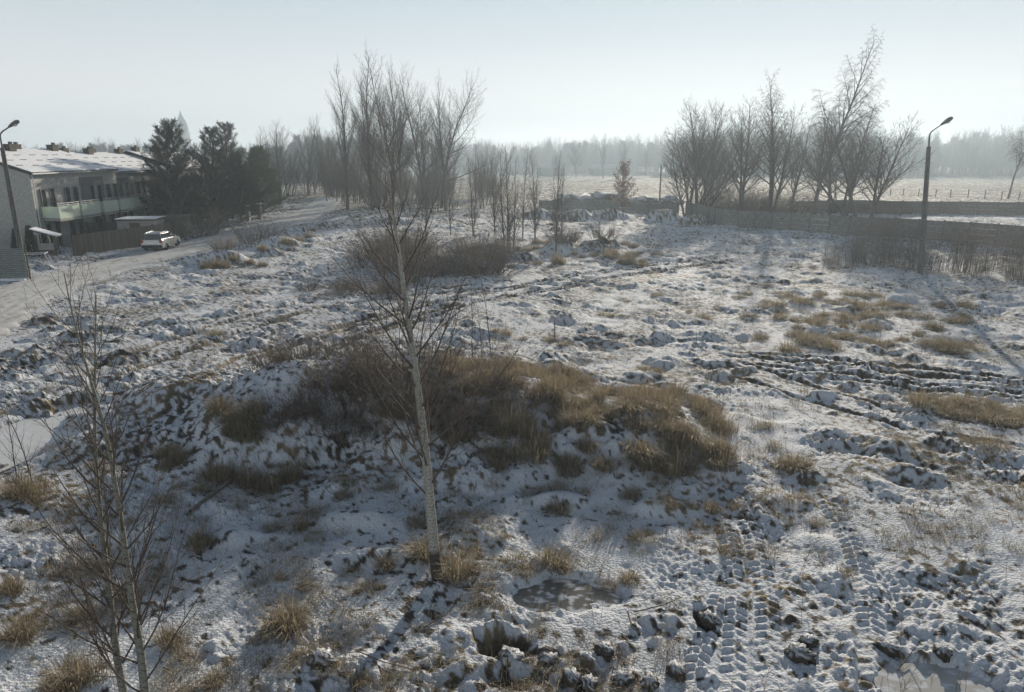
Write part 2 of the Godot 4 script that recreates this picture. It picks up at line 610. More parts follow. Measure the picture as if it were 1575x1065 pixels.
func grow(trunk: MB, crown: MB, p: Vector3, dir: Vector3, long: float, r0: float, lvl: int, S: Dictionary) -> void:
	# one stem with its side stems; the stems of level 0 go to the trunk's mesh, the others to the crown's
	var segs: int = S.seg[lvl]
	var pts := [p]
	var dirs := [dir]
	for i in segs:
		dir = (dir + any_dir(S.wob[lvl]) + Vector3.UP * S.up[lvl] / segs).normalized()
		if S.has("wind"):
			dir = (dir + S.wind * float(lvl) / segs).normalized()
		p += dir * long / segs
		pts.append(p)
		dirs.append(dir)
	var tip: float = S.tip
	var last: bool = lvl >= S.max
	var into := trunk if lvl <= S.get("trunk_levels", 0) else crown
	into.col = S.col[lvl] * rng.randf_range(0.85, 1.15)
	if last and segs == 1:
		into.spike(pts[0], pts[1], r0)
		return
	var rad := []
	for i in segs + 1:
		rad.append(maxf(lerpf(r0, r0 * tip, pow(float(i) / segs, S.get("taper", 1.0))), 0.0015))
	var cols = null
	if lvl == 0 and S.has("bark"):
		cols = []
		for q in pts:
			cols.append(S.bark.call(q))
	into.path(pts, rad, S.sides[lvl], cols)
	if last:
		return
	var many: int = S.n[lvl]
	if lvl > 0:
		many = maxi(2, int(many * clampf(long / S.full[lvl], 0.35, 1.4)))
	var spin := rng.randf() * TAU
	for k in many:
		var t := lerpf(S.from[lvl], 0.985, (k + rng.randf()) / many)
		var f := t * segs
		var i := mini(int(f), segs - 1)
		var here: Vector3 = pts[i].lerp(pts[i + 1], f - i)
		var axis: Vector3 = dirs[i + 1]
		spin += 2.4 + rng.randf_range(-0.5, 0.5)
		var out := axis.cross(Vector3(0.3, 0.11, 0.94)).normalized().rotated(axis, spin)
		var ang: float = deg_to_rad(S.ang[lvl] * rng.randf_range(0.75, 1.25) * (1.0 - 0.3 * t))
		var nd := axis * cos(ang) + out * sin(ang)
		var nl: float = S.len[lvl] * long * lerpf(1.0, S.top[lvl], (t - S.from[lvl]) / (1.0 - S.from[lvl])) * rng.randf_range(0.7, 1.2)
		var nr: float = minf(lerpf(rad[i], rad[i + 1], f - i) * S.thin[lvl], S.most[lvl])
		nr = maxf(nr, S.get("least", 0.002))
		grow(trunk, crown, here, nd, nl, nr, lvl + 1, S)

func tree(called: String, S: Dictionary, heights: Array, spots: Array, label: String, mt: Material, mc: Material, upright := 0.06) -> Node3D:
	# heights/spots: several stems may rise from one stool
	var trunk := MB.new()
	var crown := MB.new()
	for i in heights.size():
		var lean: Vector3 = S.get("lean", Vector3.ZERO)
		grow(trunk, crown, spots[i], (Vector3.UP + lean + Vector3(spots[i].x, 0, spots[i].z) * S.get("fan", 0.0) + any_dir(upright)).normalized(), heights[i], S.r0 * heights[i], 0, S)
	var o := Node3D.new()
	o.name = "prototype"
	part(o, "trunk", trunk.mesh(mt))
	part(o, "crown", crown.mesh(mc))
	o.set_meta("base_name", called)
	tag(o, label, "tree")
	return o

func put(o: Node3D, x: float, d: float, turn: float, size: float, label: String, group := "", sink := 0.06) -> Node3D:
	return again(o, at(x, d, sink), turn, size, label, group)

const DARK := Color(0.06, 0.052, 0.046)
const TWIG := Color(0.07, 0.058, 0.05)

func birch_bark(q: Vector3) -> Color:
	if q.y < 0.75 + 0.12 * sin(q.y * 30.0):
		return Color(0.075, 0.065, 0.055)
	return Color(0.38, 0.365, 0.325)

func grass_clump(blades: int, spread: float, high: float, lean: float, tones: Array) -> Node3D:
	var b := MB.new()
	var bias := Vector3(rng.randf_range(-1, 1), 0, rng.randf_range(-0.6, 0.6)) * 0.7
	var hearts := []
	for k in 4:
		hearts.append(Vector3(rng.randf_range(-1, 1), 0, rng.randf_range(-1, 1)) * spread * 0.9)
	for k in blades:
		var a := rng.randf() * TAU
		var r := spread * sqrt(rng.randf())
		var root: Vector3 = Vector3(cos(a) * r, 0, sin(a) * r * 0.8) * 0.7 + hearts[k % 4] * (0.4 + 0.2 * (k % 4))
		var out := (Vector3(cos(a), 0, sin(a)) * (0.2 + r / spread) + any_dir(0.6)) * lean + bias * lean
		var h: float = high * rng.randf_range(0.3, 1.0) * (1.0 - 0.3 * r / spread) * [1.0, 0.75, 0.9, 0.55][k % 4]
		var mid := root + Vector3.UP * h * 0.62 + out * h * 0.35
		var tip := root + Vector3.UP * h * rng.randf_range(0.55, 1.0) + out * h * rng.randf_range(0.8, 1.3)
		var ca: Color = tones[rng.randi() % tones.size()] * rng.randf_range(0.75, 1.2)
		b.blade(root, mid, tip, rng.randf_range(0.003, 0.0055), ca * 0.8, ca * 1.1)
	var o := Node3D.new()
	o.name = "prototype"
	part(o, "blades", b.mesh(M.grass)).set_meta("kind", "stuff")
	o.set_meta("base_name", "grass_tussock")
	tag(o, "", "grass tussock")
	return o

func shrub(stems: int, spread: float, high: float, tone: Color, called: String, straight := 0.0) -> Node3D:
	var stem := MB.new()
	var twigs := MB.new()
	for k in stems:
		var a := rng.randf() * TAU
		var r := spread * sqrt(rng.randf())
		var p := Vector3(cos(a) * r, 0, sin(a) * r)
		var dir := (Vector3.UP + Vector3(cos(a), 0, sin(a)) * rng.randf_range(0.0, 0.8) * (1.0 - straight) + any_dir(0.25 * (1.0 - 0.6 * straight))).normalized()
		var long := high * rng.randf_range(0.5, 1.1)
		var pts := [p]
		var rad := [0.011]
		var b := stem if k % 4 == 0 else twigs
		b.col = tone * rng.randf_range(0.7, 1.3)
		for i in 4:
			dir = (dir + any_dir(0.22 * (1.0 - 0.6 * straight)) + Vector3.DOWN * 0.1 * (1.0 - straight)).normalized()
			p += dir * long / 4.0
			pts.append(p)
			rad.append(0.011 - 0.0024 * (i + 1))
			for j in 4:
				var o := (dir * 0.8 + any_dir(0.9)).normalized()
				var l := long * rng.randf_range(0.1, 0.28)
				twigs.col = tone * rng.randf_range(0.7, 1.4)
				twigs.spike(p, p + o * l, 0.004)
				twigs.spike(p + o * l * 0.5, p + o * l * 0.5 + (o + any_dir(0.8)).normalized() * l * 0.6, 0.003)
		b.path(pts, rad, 3)
	var o := Node3D.new()
	o.name = "prototype"
	part(o, "stem", stem.mesh(M.bark)).set_meta("kind", "stuff")
	part(o, "twigs", twigs.mesh(M.bark)).set_meta("kind", "stuff")
	o.set_meta("base_name", called)
	tag(o, "", "shrub")
	return o

func pine(high: float) -> Node3D:
	var trunk := MB.new()
	var crown := MB.new()
	trunk.col = Color(0.09, 0.065, 0.05)
	var pts := []
	var rad := []
	for i in 9:
		pts.append(Vector3(0.12 * sin(i * 1.1), high * 0.96 * i / 8.0, 0.1 * cos(i * 0.8)))
		rad.append(lerpf(high * 0.016, 0.02, i / 8.0))
	trunk.path(pts, rad, 8)
	var whorls := int(high * 2.3)
	for w in whorls:
		var t := 0.07 + 0.92 * float(w) / whorls
		for k in 5 + (rng.randi() % 3):
			var a := rng.randf() * TAU
			var long := high * (0.33 * pow(1.0 - t, 0.62) + 0.035) * rng.randf_range(0.55, 1.2)
			var y := high * t * 0.96 + rng.randf_range(-0.15, 0.15)
			var p := Vector3(0, y, 0)
			var dir := Vector3(cos(a), 0.05 + 0.9 * t * rng.randf_range(0.5, 1.0), sin(a)).normalized()
			var bp := [p]
			for i in 4:
				dir = (dir + any_dir(0.12) + Vector3.UP * 0.12).normalized()
				p += dir * long / 4.0
				bp.append(p)
			trunk.path(bp, [0.035, 0.028, 0.02, 0.014, 0.006], 3)
			var shoots := int(6 + long * 10.0)
			for s in shoots:
				var f := lerpf(0.22, 1.0, sqrt((s + rng.randf()) / shoots)) * 4.0
				var i := mini(int(f), 3)
				var q: Vector3 = bp[i].lerp(bp[i + 1], f - i)
				var sd := (dir * 0.7 + any_dir(0.9) + Vector3.UP * 0.45).normalized()
				var sl := rng.randf_range(0.25, 0.55)
				var e := q + sd * sl
				crown.col = Color(0.036, 0.05, 0.03) * rng.randf_range(0.6, 1.6)
				for j in 24:
					var g := rng.randf()
					var root := q.lerp(e, 0.2 + 0.8 * g)
					var out := (sd * 0.8 + any_dir(1.0)).normalized() * rng.randf_range(0.1, 0.2)
					var side := out.cross(any_dir(1.0)).normalized() * 0.009
					var m := out.cross(side).normalized()
					var c0 := crown.v.size()
					crown.v.append_array([root - side, root + side, root + out])
					crown.n.append_array([m, m, m])
					crown.c.append_array([crown.col, crown.col, crown.col])
					crown.ix.append_array([c0, c0 + 2, c0 + 1])
	var o := Node3D.new()
	o.name = "prototype"
	part(o, "trunk", trunk.mesh(M.bark))
	part(o, "crown", crown.mesh(M.needles))
	o.set_meta("base_name", "pine_tree")
	tag(o, "", "tree")
	return o

func scatter(parent: Node3D, called: String, mesh: Mesh, spots: Array) -> void:
	var mm := MultiMesh.new()
	mm.transform_format = MultiMesh.TRANSFORM_3D
	mm.mesh = mesh
	mm.instance_count = spots.size()
	for i in spots.size():
		mm.set_instance_transform(i, spots[i])
	var o := MultiMeshInstance3D.new()
	o.name = called
	o.multimesh = mm
	o.set_meta("kind", "stuff")
	parent.add_child(o, true)

func placed(p: Vector3, turn: float, s: float, tall := 1.0) -> Transform3D:
	return Transform3D(Basis(Vector3.UP, turn).scaled(Vector3(s, s * tall, s)), p)

func build_trees() -> void:
	# species
	var birch := {"max": 3, "seg": [70, 6, 3, 1], "wob": [0.016, 0.09, 0.16, 0.2], "up": [0.3, 0.55, 0.25, 0.0], "n": [46, 13, 8, 0], "from": [0.16, 0.15, 0.15, 0], "ang": [48, 36, 40, 0],
		"len": [0.30, 0.42, 0.45, 0], "top": [0.3, 0.45, 0.6, 0], "thin": [0.42, 0.6, 0.7, 0], "most": [0.022, 0.008, 0.0035, 0], "full": [1, 2.2, 0.8, 1], "sides": [12, 5, 3, 3], "tip": 0.08,
		"col": [Color(1, 1, 1), Color(0.085, 0.07, 0.06), TWIG, TWIG], "r0": 0.0128, "bark": birch_bark}
	var b0 := birch.duplicate()
	b0.lean = Vector3(-0.05, 0, 0)
	b0.from = [0.2, 0.15, 0.15, 0]
	b0.len = [0.34, 0.42, 0.45, 0]
	b0.n = [44, 15, 8, 0]
	var o := tree("birch_tree", b0, [8.7], [Vector3.ZERO], "", M.birch, M.bark, 0.0)
	put(o, -1.46, 12.15, 0.0, 1.0, "lone young birch with pale trunk and dark furrowed foot in front of the spoil heap")
	var b1 := birch.duplicate()
	b1.bark = func(_q: Vector3): return Color(0.25, 0.24, 0.20)
	b1.most = [0.015, 0.007, 0.003, 0]
	b1.r0 = 0.0098
	b1.n = [40, 12, 7, 0]
	b1.from = [0.12, 0.15, 0.2, 0]
	b1.ang = [42, 32, 38, 0]
	b1.len = [0.33, 0.4, 0.45, 0]
	b1.lean = Vector3(0.03, 0, 0)
	o = tree("birch_tree", b1, [6.9], [Vector3.ZERO], "", M.birch, M.bark, 0.0)
	put(o, -5.15, 8.25, 0.6, 1.0, "slender young birch leaning over its twin, the straighter trunk of the pair")
	b1.lean = Vector3(-0.075, 0, -0.03)
	o = tree("birch_tree", b1, [6.5], [Vector3.ZERO], "", M.birch, M.bark, 0.0)
	put(o, -5.45, 8.35, 0.0, 1.0, "slender young birch tilting away from its twin, the thinner trunk of the pair")
	# saplings of the plot
	var sap := {"max": 2, "seg": [8, 4, 1], "wob": [0.06, 0.1, 0.2], "up": [0.1, 0.5, 0.0], "n": [20, 6, 0], "from": [0.12, 0.2, 0], "ang": [42, 38, 0], "len": [0.32, 0.4, 0], "top": [0.3, 0.5, 0],
		"thin": [0.5, 0.6, 0], "most": [0.012, 0.005, 0], "full": [1, 0.9, 1], "sides": [5, 3, 3], "tip": 0.12, "col": [DARK, DARK, TWIG], "r0": 0.007}
	var saplings := []
	for k in 3:
		saplings.append(tree("sapling", sap, [2.8], [Vector3.ZERO], "", M.bark, M.bark, 0.12))
	put(saplings[0], -11.7, 15.8, 0.3, 1.0, "small bare sapling at the end of the long frozen puddle")
	put(saplings[1], -12.6, 16.5, 1.3, 0.85, "small bare sapling beside the straw tussock near the long frozen puddle")
	for q in [[-1.45, 24.6, 1.25], [-1.1, 24.9, 1.0], [-0.7, 24.2, 1.35], [-2.2, 24.0, 0.95]]:
		put(saplings[rng.randi() % 3], q[0], q[1], rng.randf() * TAU, q[2], "thin bare sapling rising from the crest of the spoil heap", "saplings on the spoil heap")
	# clumps of young trees in the middle of the plot
	var young := sap.duplicate()
	young.max = 3
	young.merge({"seg": [10, 5, 2, 1], "wob": [0.05, 0.1, 0.15, 0.2], "up": [0.15, 0.6, 0.3, 0], "n": [30, 10, 8, 0], "from": [0.1, 0.15, 0.2, 0], "ang": [36, 36, 40, 0], "len": [0.3, 0.42, 0.5, 0], "top": [0.3, 0.5, 0.6, 0],
		"thin": [0.5, 0.6, 0.7, 0], "most": [0.03, 0.013, 0.007, 0], "full": [1, 2.0, 0.8, 1], "sides": [6, 4, 3, 3], "col": [DARK, DARK, TWIG, TWIG], "r0": 0.0085, "fan": 0.22, "least": 0.0065}, true)
	o = tree("young_tree", young, [8.6, 7.6, 8.0, 6.0], [Vector3(0, 0, 0), Vector3(0.4, 0, 0.1), Vector3(-0.3, 0, 0.2), Vector3(0.1, 0, -0.4)], "", M.bark, M.bark)
	put(o, -0.3, 59.0, 0.0, 1.0, "bare young tree with several stems spreading from one stool in the middle of the plot")
	var slim := tree("young_tree", young, [8.4], [Vector3.ZERO], "", M.bark, M.bark)
	var slim2 := tree("young_tree", young, [8.2, 7.0], [Vector3.ZERO, Vector3(0.3, 0, 0.3)], "", M.bark, M.bark)
	for q in [[3.6, 58.2, 0.95, 0], [2.2, 66.0, 1.0, 1], [1.0, 68.0, 0.95, 0], [4.6, 67.0, 0.85, 1], [-3.8, 70.0, 0.9, 1], [-6.2, 72.0, 0.85, 0], [-1.8, 76.0, 1.0, 1], [-8.0, 66.0, 0.8, 0]]:
		put(slim2 if q[3] else slim, q[0], q[1], rng.randf() * TAU, q[2], "slim bare young tree among the brushwood in the middle of the plot", "young trees in the middle of the plot")
	print("young ", Time.get_ticks_msec())
	# poplars: tall, narrow, many rising limbs
	var poplar := {"max": 3, "seg": [12, 7, 4, 1], "wob": [0.04, 0.08, 0.12, 0.2], "up": [0.1, 0.9, 0.6, 0], "n": [30, 17, 11, 0], "from": [0.2, 0.15, 0.15, 0], "ang": [46, 44, 46, 0], "len": [0.40, 0.38, 0.46, 0], "top": [0.25, 0.4, 0.6, 0],
		"thin": [0.5, 0.5, 0.55, 0], "most": [0.14, 0.04, 0.014, 0], "full": [1, 6.0, 2.2, 1], "sides": [8, 5, 3, 3], "tip": 0.08, "col": [DARK, DARK, TWIG, TWIG], "r0": 0.013, "least": 0.012}
	var poplars := []
	for k in 4:
		poplar.ang = [36.0 + 9.0 * k, 36.0 + 6.0 * k, 46.0, 0]
		poplar.len = [0.36 + 0.05 * k, 0.38, 0.46, 0]
		poplar.wob = [0.04 + 0.02 * k, 0.08 + 0.03 * k, 0.12, 0.2]
		poplars.append(tree("poplar_tree", poplar, [20.0], [Vector3.ZERO], "", M.bark, M.bark, 0.1))
	for q in [[-24.2, 106.0, 0.98], [-20.2, 104.0, 1.05], [-18.2, 108.0, 0.95], [-15.6, 103.0, 1.0], [-12.6, 107.0, 0.96], [-9.6, 104.0, 0.88], [-21.8, 112.0, 0.9], [-13.8, 113.0, 0.85], [-16.8, 110.0, 1.0], [-10.8, 110.0, 0.95]]:
		put(poplars[rng.randi() % 4], q[0], q[1], rng.randf() * TAU, q[2], "tall bare poplar in the high clump behind the brushwood", "tall poplars behind the brushwood")
	print("poplars ", Time.get_ticks_msec())
	# spreading trees and drooping birches behind the concrete wall
	var broad := poplar.duplicate()
	broad.merge({"n": [28, 20, 17, 0], "up": [0.1, 0.35, 0.2, 0], "ang": [46, 42, 44, 0], "len": [0.5, 0.42, 0.42, 0], "from": [0.2, 0.15, 0.1, 0], "r0": 0.018, "wob": [0.06, 0.12, 0.16, 0.2]}, true)
	var broads := []
	for k in 2:
		broads.append(tree("broadleaf_tree", broad, [13.0], [Vector3.ZERO], "", M.bark, M.bark, 0.1))
	broad.fan = 0.35
	var willow := tree("broadleaf_tree", broad, [9.5, 9.0, 8.0, 8.5], [Vector3(-0.8, 0, 0), Vector3(0.7, 0, 0.2), Vector3(0, 0, 0.9), Vector3(-1.4, 0, -0.5)], "", M.bark, M.bark, 0.3)
	var silver := poplar.duplicate()
	silver.merge({"n": [34, 18, 22, 0], "up": [0.05, 0.1, -1.5, 0], "ang": [40, 44, 55, 0], "len": [0.34, 0.36, 0.5, 0], "from": [0.3, 0.25, 0.15, 0], "r0": 0.013, "wob": [0.06, 0.1, 0.1, 0.1]}, true)
	var silvers := []
	for k in 2:
		silvers.append(tree("birch_tree", silver, [20.0], [Vector3.ZERO], "", M.bark, M.bark, 0.12))
	put(silvers[0], 37.5, 90.0, 0.4, 1.06, "tallest drooping birch behind the grey concrete wall")
	put(silvers[1], 32.2, 90.0, 2.4, 0.84, "drooping birch next to the tallest birch behind the concrete wall")
	put(silvers[0], 25.5, 94.0, 3.9, 0.72, "slim drooping birch behind the bend of the concrete wall")
	put(silvers[1], 41.5, 90.0, 5.0, 0.72, "low drooping birch at the open-field end of the walled clump")
	for q in [[29.0, 91.0, 0.95, 0], [33.8, 93.0, 1.0, 1], [38.5, 91.5, 0.98, 0], [40.5, 87.0, 0.9, 1], [23.8, 97.0, 1.0, 1], [31.0, 97.0, 1.1, 0], [35.4, 99.0, 1.15, 1], [27.4, 99.0, 1.05, 1], [36.8, 95.0, 0.9, 1], [42.0, 95.0, 1.0, 0]]:
		put(broads[q[3]], q[0], q[1], rng.randf() * TAU, q[2], "bare spreading tree with dark trunk behind the concrete wall", "spreading trees behind the concrete wall")
	put(willow, 43.0, 88.0, 0.5, 1.35, "wide bushy bare tree with slanting stems at the edge of the walled clump")
	put(willow, 22.6, 91.0, 2.6, 1.0, "low many-stemmed bare tree slanting out beside the utility pole")
	put(willow, 25.2, 96.0, 4.4, 1.5, "tall many-stemmed bare tree with steep limbs behind the wall")
	# the two trees by the field fence
	put(silvers[0], 90.0, 131.0, 1.0, 0.78, "crooked bare tree beside the field fence posts")
	put(broads[1], 94.0, 128.0, 2.0, 1.45, "straight bare tree beside the field fence posts")
	# a young oak that kept its brown leaves
	var oak := broad.duplicate()
	oak.fan = 0.0
	oak.merge({"max": 2, "full": [1, 2.0, 1], "n": [26, 14, 0], "len": [0.45, 0.4, 0], "from": [0.1, 0.15, 0], "ang": [58, 45, 0], "up": [0.1, 0.3, 0], "seg": [8, 4, 1], "r0": 0.014}, true)
	var ot := MB.new()
	var oc := MB.new()
	grow(ot, oc, Vector3.ZERO, Vector3.UP, 6.4, 0.09, 0, oak)
	var leaves := MB.new()
	for i in range(0, oc.v.size(), 3):
		if oc.v[i].y > 0.7:
			for j in 4:
				var q := oc.v[i] + any_dir(0.28)
				var s := any_dir(1.0).normalized() * 0.1
				var u := s.cross(any_dir(1.0)).normalized() * 0.06
				leaves.col = Color(0.15, 0.075, 0.04) * rng.randf_range(0.6, 1.4)
				leaves.quad(q - s, q + u, q + s, q - u)
	var oakt := thing("oak_tree", at(15.3, 99.0), 0.0, "young oak holding its rust-brown leaves in front of the low wall", "tree")
	part(oakt, "trunk", ot.mesh(M.bark))
	part(oakt, "crown", oc.mesh(M.bark))
	part(oakt, "leaves", leaves.mesh(M.leaf)).set_meta("kind", "stuff")
	print("broad ", Time.get_ticks_msec())
	# pines in front of the houses
	var pines := [pine(11.0), pine(9.0)]
	for q in [[-35.4, 75.0, 0.96, 0], [-33.0, 78.5, 0.86, 1], [-36.8, 80.0, 1.04, 0], [-34.0, 83.0, 0.98, 0], [-32.4, 86.0, 0.9, 1], [-35.0, 90.0, 1.05, 0], [-32.8, 94.0, 0.95, 1], [-34.6, 100.0, 1.0, 1], [-36.4, 108.0, 0.8, 1], [-33.4, 90.0, 0.75, 1]]:
		put(pines[q[3]], q[0], q[1], rng.randf() * TAU, q[2], "dark pine in the dense row between the houses and the lane", "pines beside the lane")
	# brushwood at the end of the lane and round the poplars
	var brush := tree("brushwood_tree", young, [9.0, 8.0, 7.0, 8.5, 6.5], [Vector3(0, 0, 0), Vector3(1.2, 0, 0.4), Vector3(-1.0, 0, 0.6), Vector3(0.4, 0, -1.2), Vector3(-0.5, 0, -0.9)], "", M.bark, M.bark, 0.2)
	var brush2 := tree("brushwood_tree", young, [7.0, 6.0, 6.6, 5.5, 5.0], [Vector3(0, 0, 0), Vector3(1.0, 0, 0.6), Vector3(-1.1, 0, 0.2), Vector3(0.2, 0, -1.0), Vector3(-0.8, 0, -1.0)], "", M.bark, M.bark, 0.25)
	for k in 56:
		var d := rng.randf_range(96.0, 140.0)
		var x := rng.randf_range(-26.0, -2.0) * d / 108.0
		if k >= 34:
			d = rng.randf_range(118.0, 160.0)
			x = rng.randf_range(-0.36, -0.20) * d
		if absf(x - lane_at(d)) < 3.5 and d < 125.0:
			x += 5.0
		put(brush if k % 2 else brush2, x, d, rng.randf() * TAU, rng.randf_range(0.75, 1.2) * (1.2 if k >= 34 else 1.0), "bare many-stemmed brushwood tree in the thicket beyond the plot", "brushwood thicket beyond the plot")
	for q in [[-42.0, 131.0, 1.0], [-35.0, 140.0, 0.9], [-50.0, 150.0, 0.85]]:
		put(broads[0], q[0], q[1], rng.randf() * TAU, q[2], "bare tree rising behind the pine row", "bare trees behind the pine row")
	for q in [[-39.5, 140.0, 0.75], [-37.0, 146.0, 0.75], [-30.0, 138.0, 0.7]]:
		put(poplars[1], q[0], q[1], rng.randf() * TAU, q[2], "bare poplar rising above the thicket at the end of the lane", "poplars at the end of the lane")
	print("brush ", Time.get_ticks_msec())
	# the far woods, one mass in the haze
	var wood := {"max": 2, "seg": [6, 3, 1], "wob": [0.05, 0.12, 0.2], "up": [0.1, 0.5, 0.0], "n": [26, 22, 0], "from": [0.15, 0.1, 0], "ang": [46, 46, 0], "len": [0.4, 0.42, 0], "top": [0.3, 0.5, 0],
		"thin": [0.5, 0.5, 0], "most": [0.08, 0.035, 0], "full": [1, 4.0, 1], "sides": [4, 3, 3], "tip": 0.1, "col": [DARK, DARK, TWIG], "r0": 0.012, "least": 0.03}
	var forest := Node3D.new()
	forest.name = "forest"
	add_child(forest)
	tag(forest, "hazy belt of bare woods and pines along the far edge of the fields", "woods", "", "stuff")
	var bare := [[], []]
	var green := [[]]
	for k in 2600:
		var x := rng.randf_range(-330.0, 330.0)
		var d := rng.randf_range(0.0, 60.0) + (300.0 if x > -40.0 else 225.0)
		var tall := 0.92 + 0.3 * n_low.get_noise_2d(x * 0.4, 4.0)
		if x > 60.0:
			d -= 25.0 + (x - 60.0) * 0.12
			tall *= 1.15
		if x < -70.0:
			tall *= 0.75
		var t := placed(Vector3(x, -0.3, -d), rng.randf() * TAU, tall * rng.randf_range(0.75, 1.15))
		if rng.randf() < (0.55 if x < -60.0 else 0.22):
			green[0].append(t)
		else:
			bare[k % 2].append(t)
	for k in 1300: # bushes along the skirts of the woods
		var x := rng.randf_range(-330.0, 330.0)
		var d := rng.randf_range(-6.0, 14.0) + (300.0 if x > -40.0 else 225.0) - (25.0 + (x - 60.0) * 0.12 if x > 60.0 else 0.0)
		bare[k % 2].append(placed(Vector3(x, -0.4, -d), rng.randf() * TAU, rng.randf_range(0.25, 0.5), 0.8))
	for k in 2:
		var w := tree("wood", wood, [14.0], [Vector3.ZERO], "", M.bark, M.bark, 0.1)
		scatter(forest, "bare_trunks", w.get_child(0).mesh, bare[k])
		scatter(forest, "bare_crowns", w.get_child(1).mesh, bare[k])
	var fir := MB.new()
	for w in 26:
		var y := 3.0 + 9.0 * w / 26.0
		for k in 9:
			var a := rng.randf() * TAU
			var l := (3.0 - 2.4 * w / 26.0) * rng.randf_range(0.5, 1.1)
			var e := Vector3(cos(a) * l, y + rng.randf_range(-0.3, 0.8), sin(a) * l)
			fir.col = Color(0.035, 0.045, 0.03) * rng.randf_range(0.7, 1.3)
			for j in 7:
				var q := Vector3(0, y, 0).lerp(e, 0.3 + 0.7 * rng.randf())
				fir.spike(q, q + (e - q).normalized() * 0.5 + any_dir(0.7) + Vector3.UP * 0.3, 0.12)
	fir.col = DARK
	fir.path([Vector3.ZERO, Vector3(0, 12, 0)], [0.16, 0.03], 4)
	scatter(forest, "pine_crowns", fir.mesh(M.needles), green[0])
	# trees standing in the far field before the woods
	for q in [[30.0, 240.0, 1.0], [22.0, 250.0, 0.9], [36.0, 236.0, 0.95], [47.0, 255.0, 0.8], [6.0, 245.0, 0.85], [-8.0, 235.0, 0.8], [13.0, 225.0, 0.7]]:
		put(broads[0] if q[1] > 240.0 else poplars[0], q[0], q[1], rng.randf() * TAU, q[2] * (1.0 if q[1] > 240.0 else 0.7), "grey hazy tree standing before the far woods", "trees before the far woods")

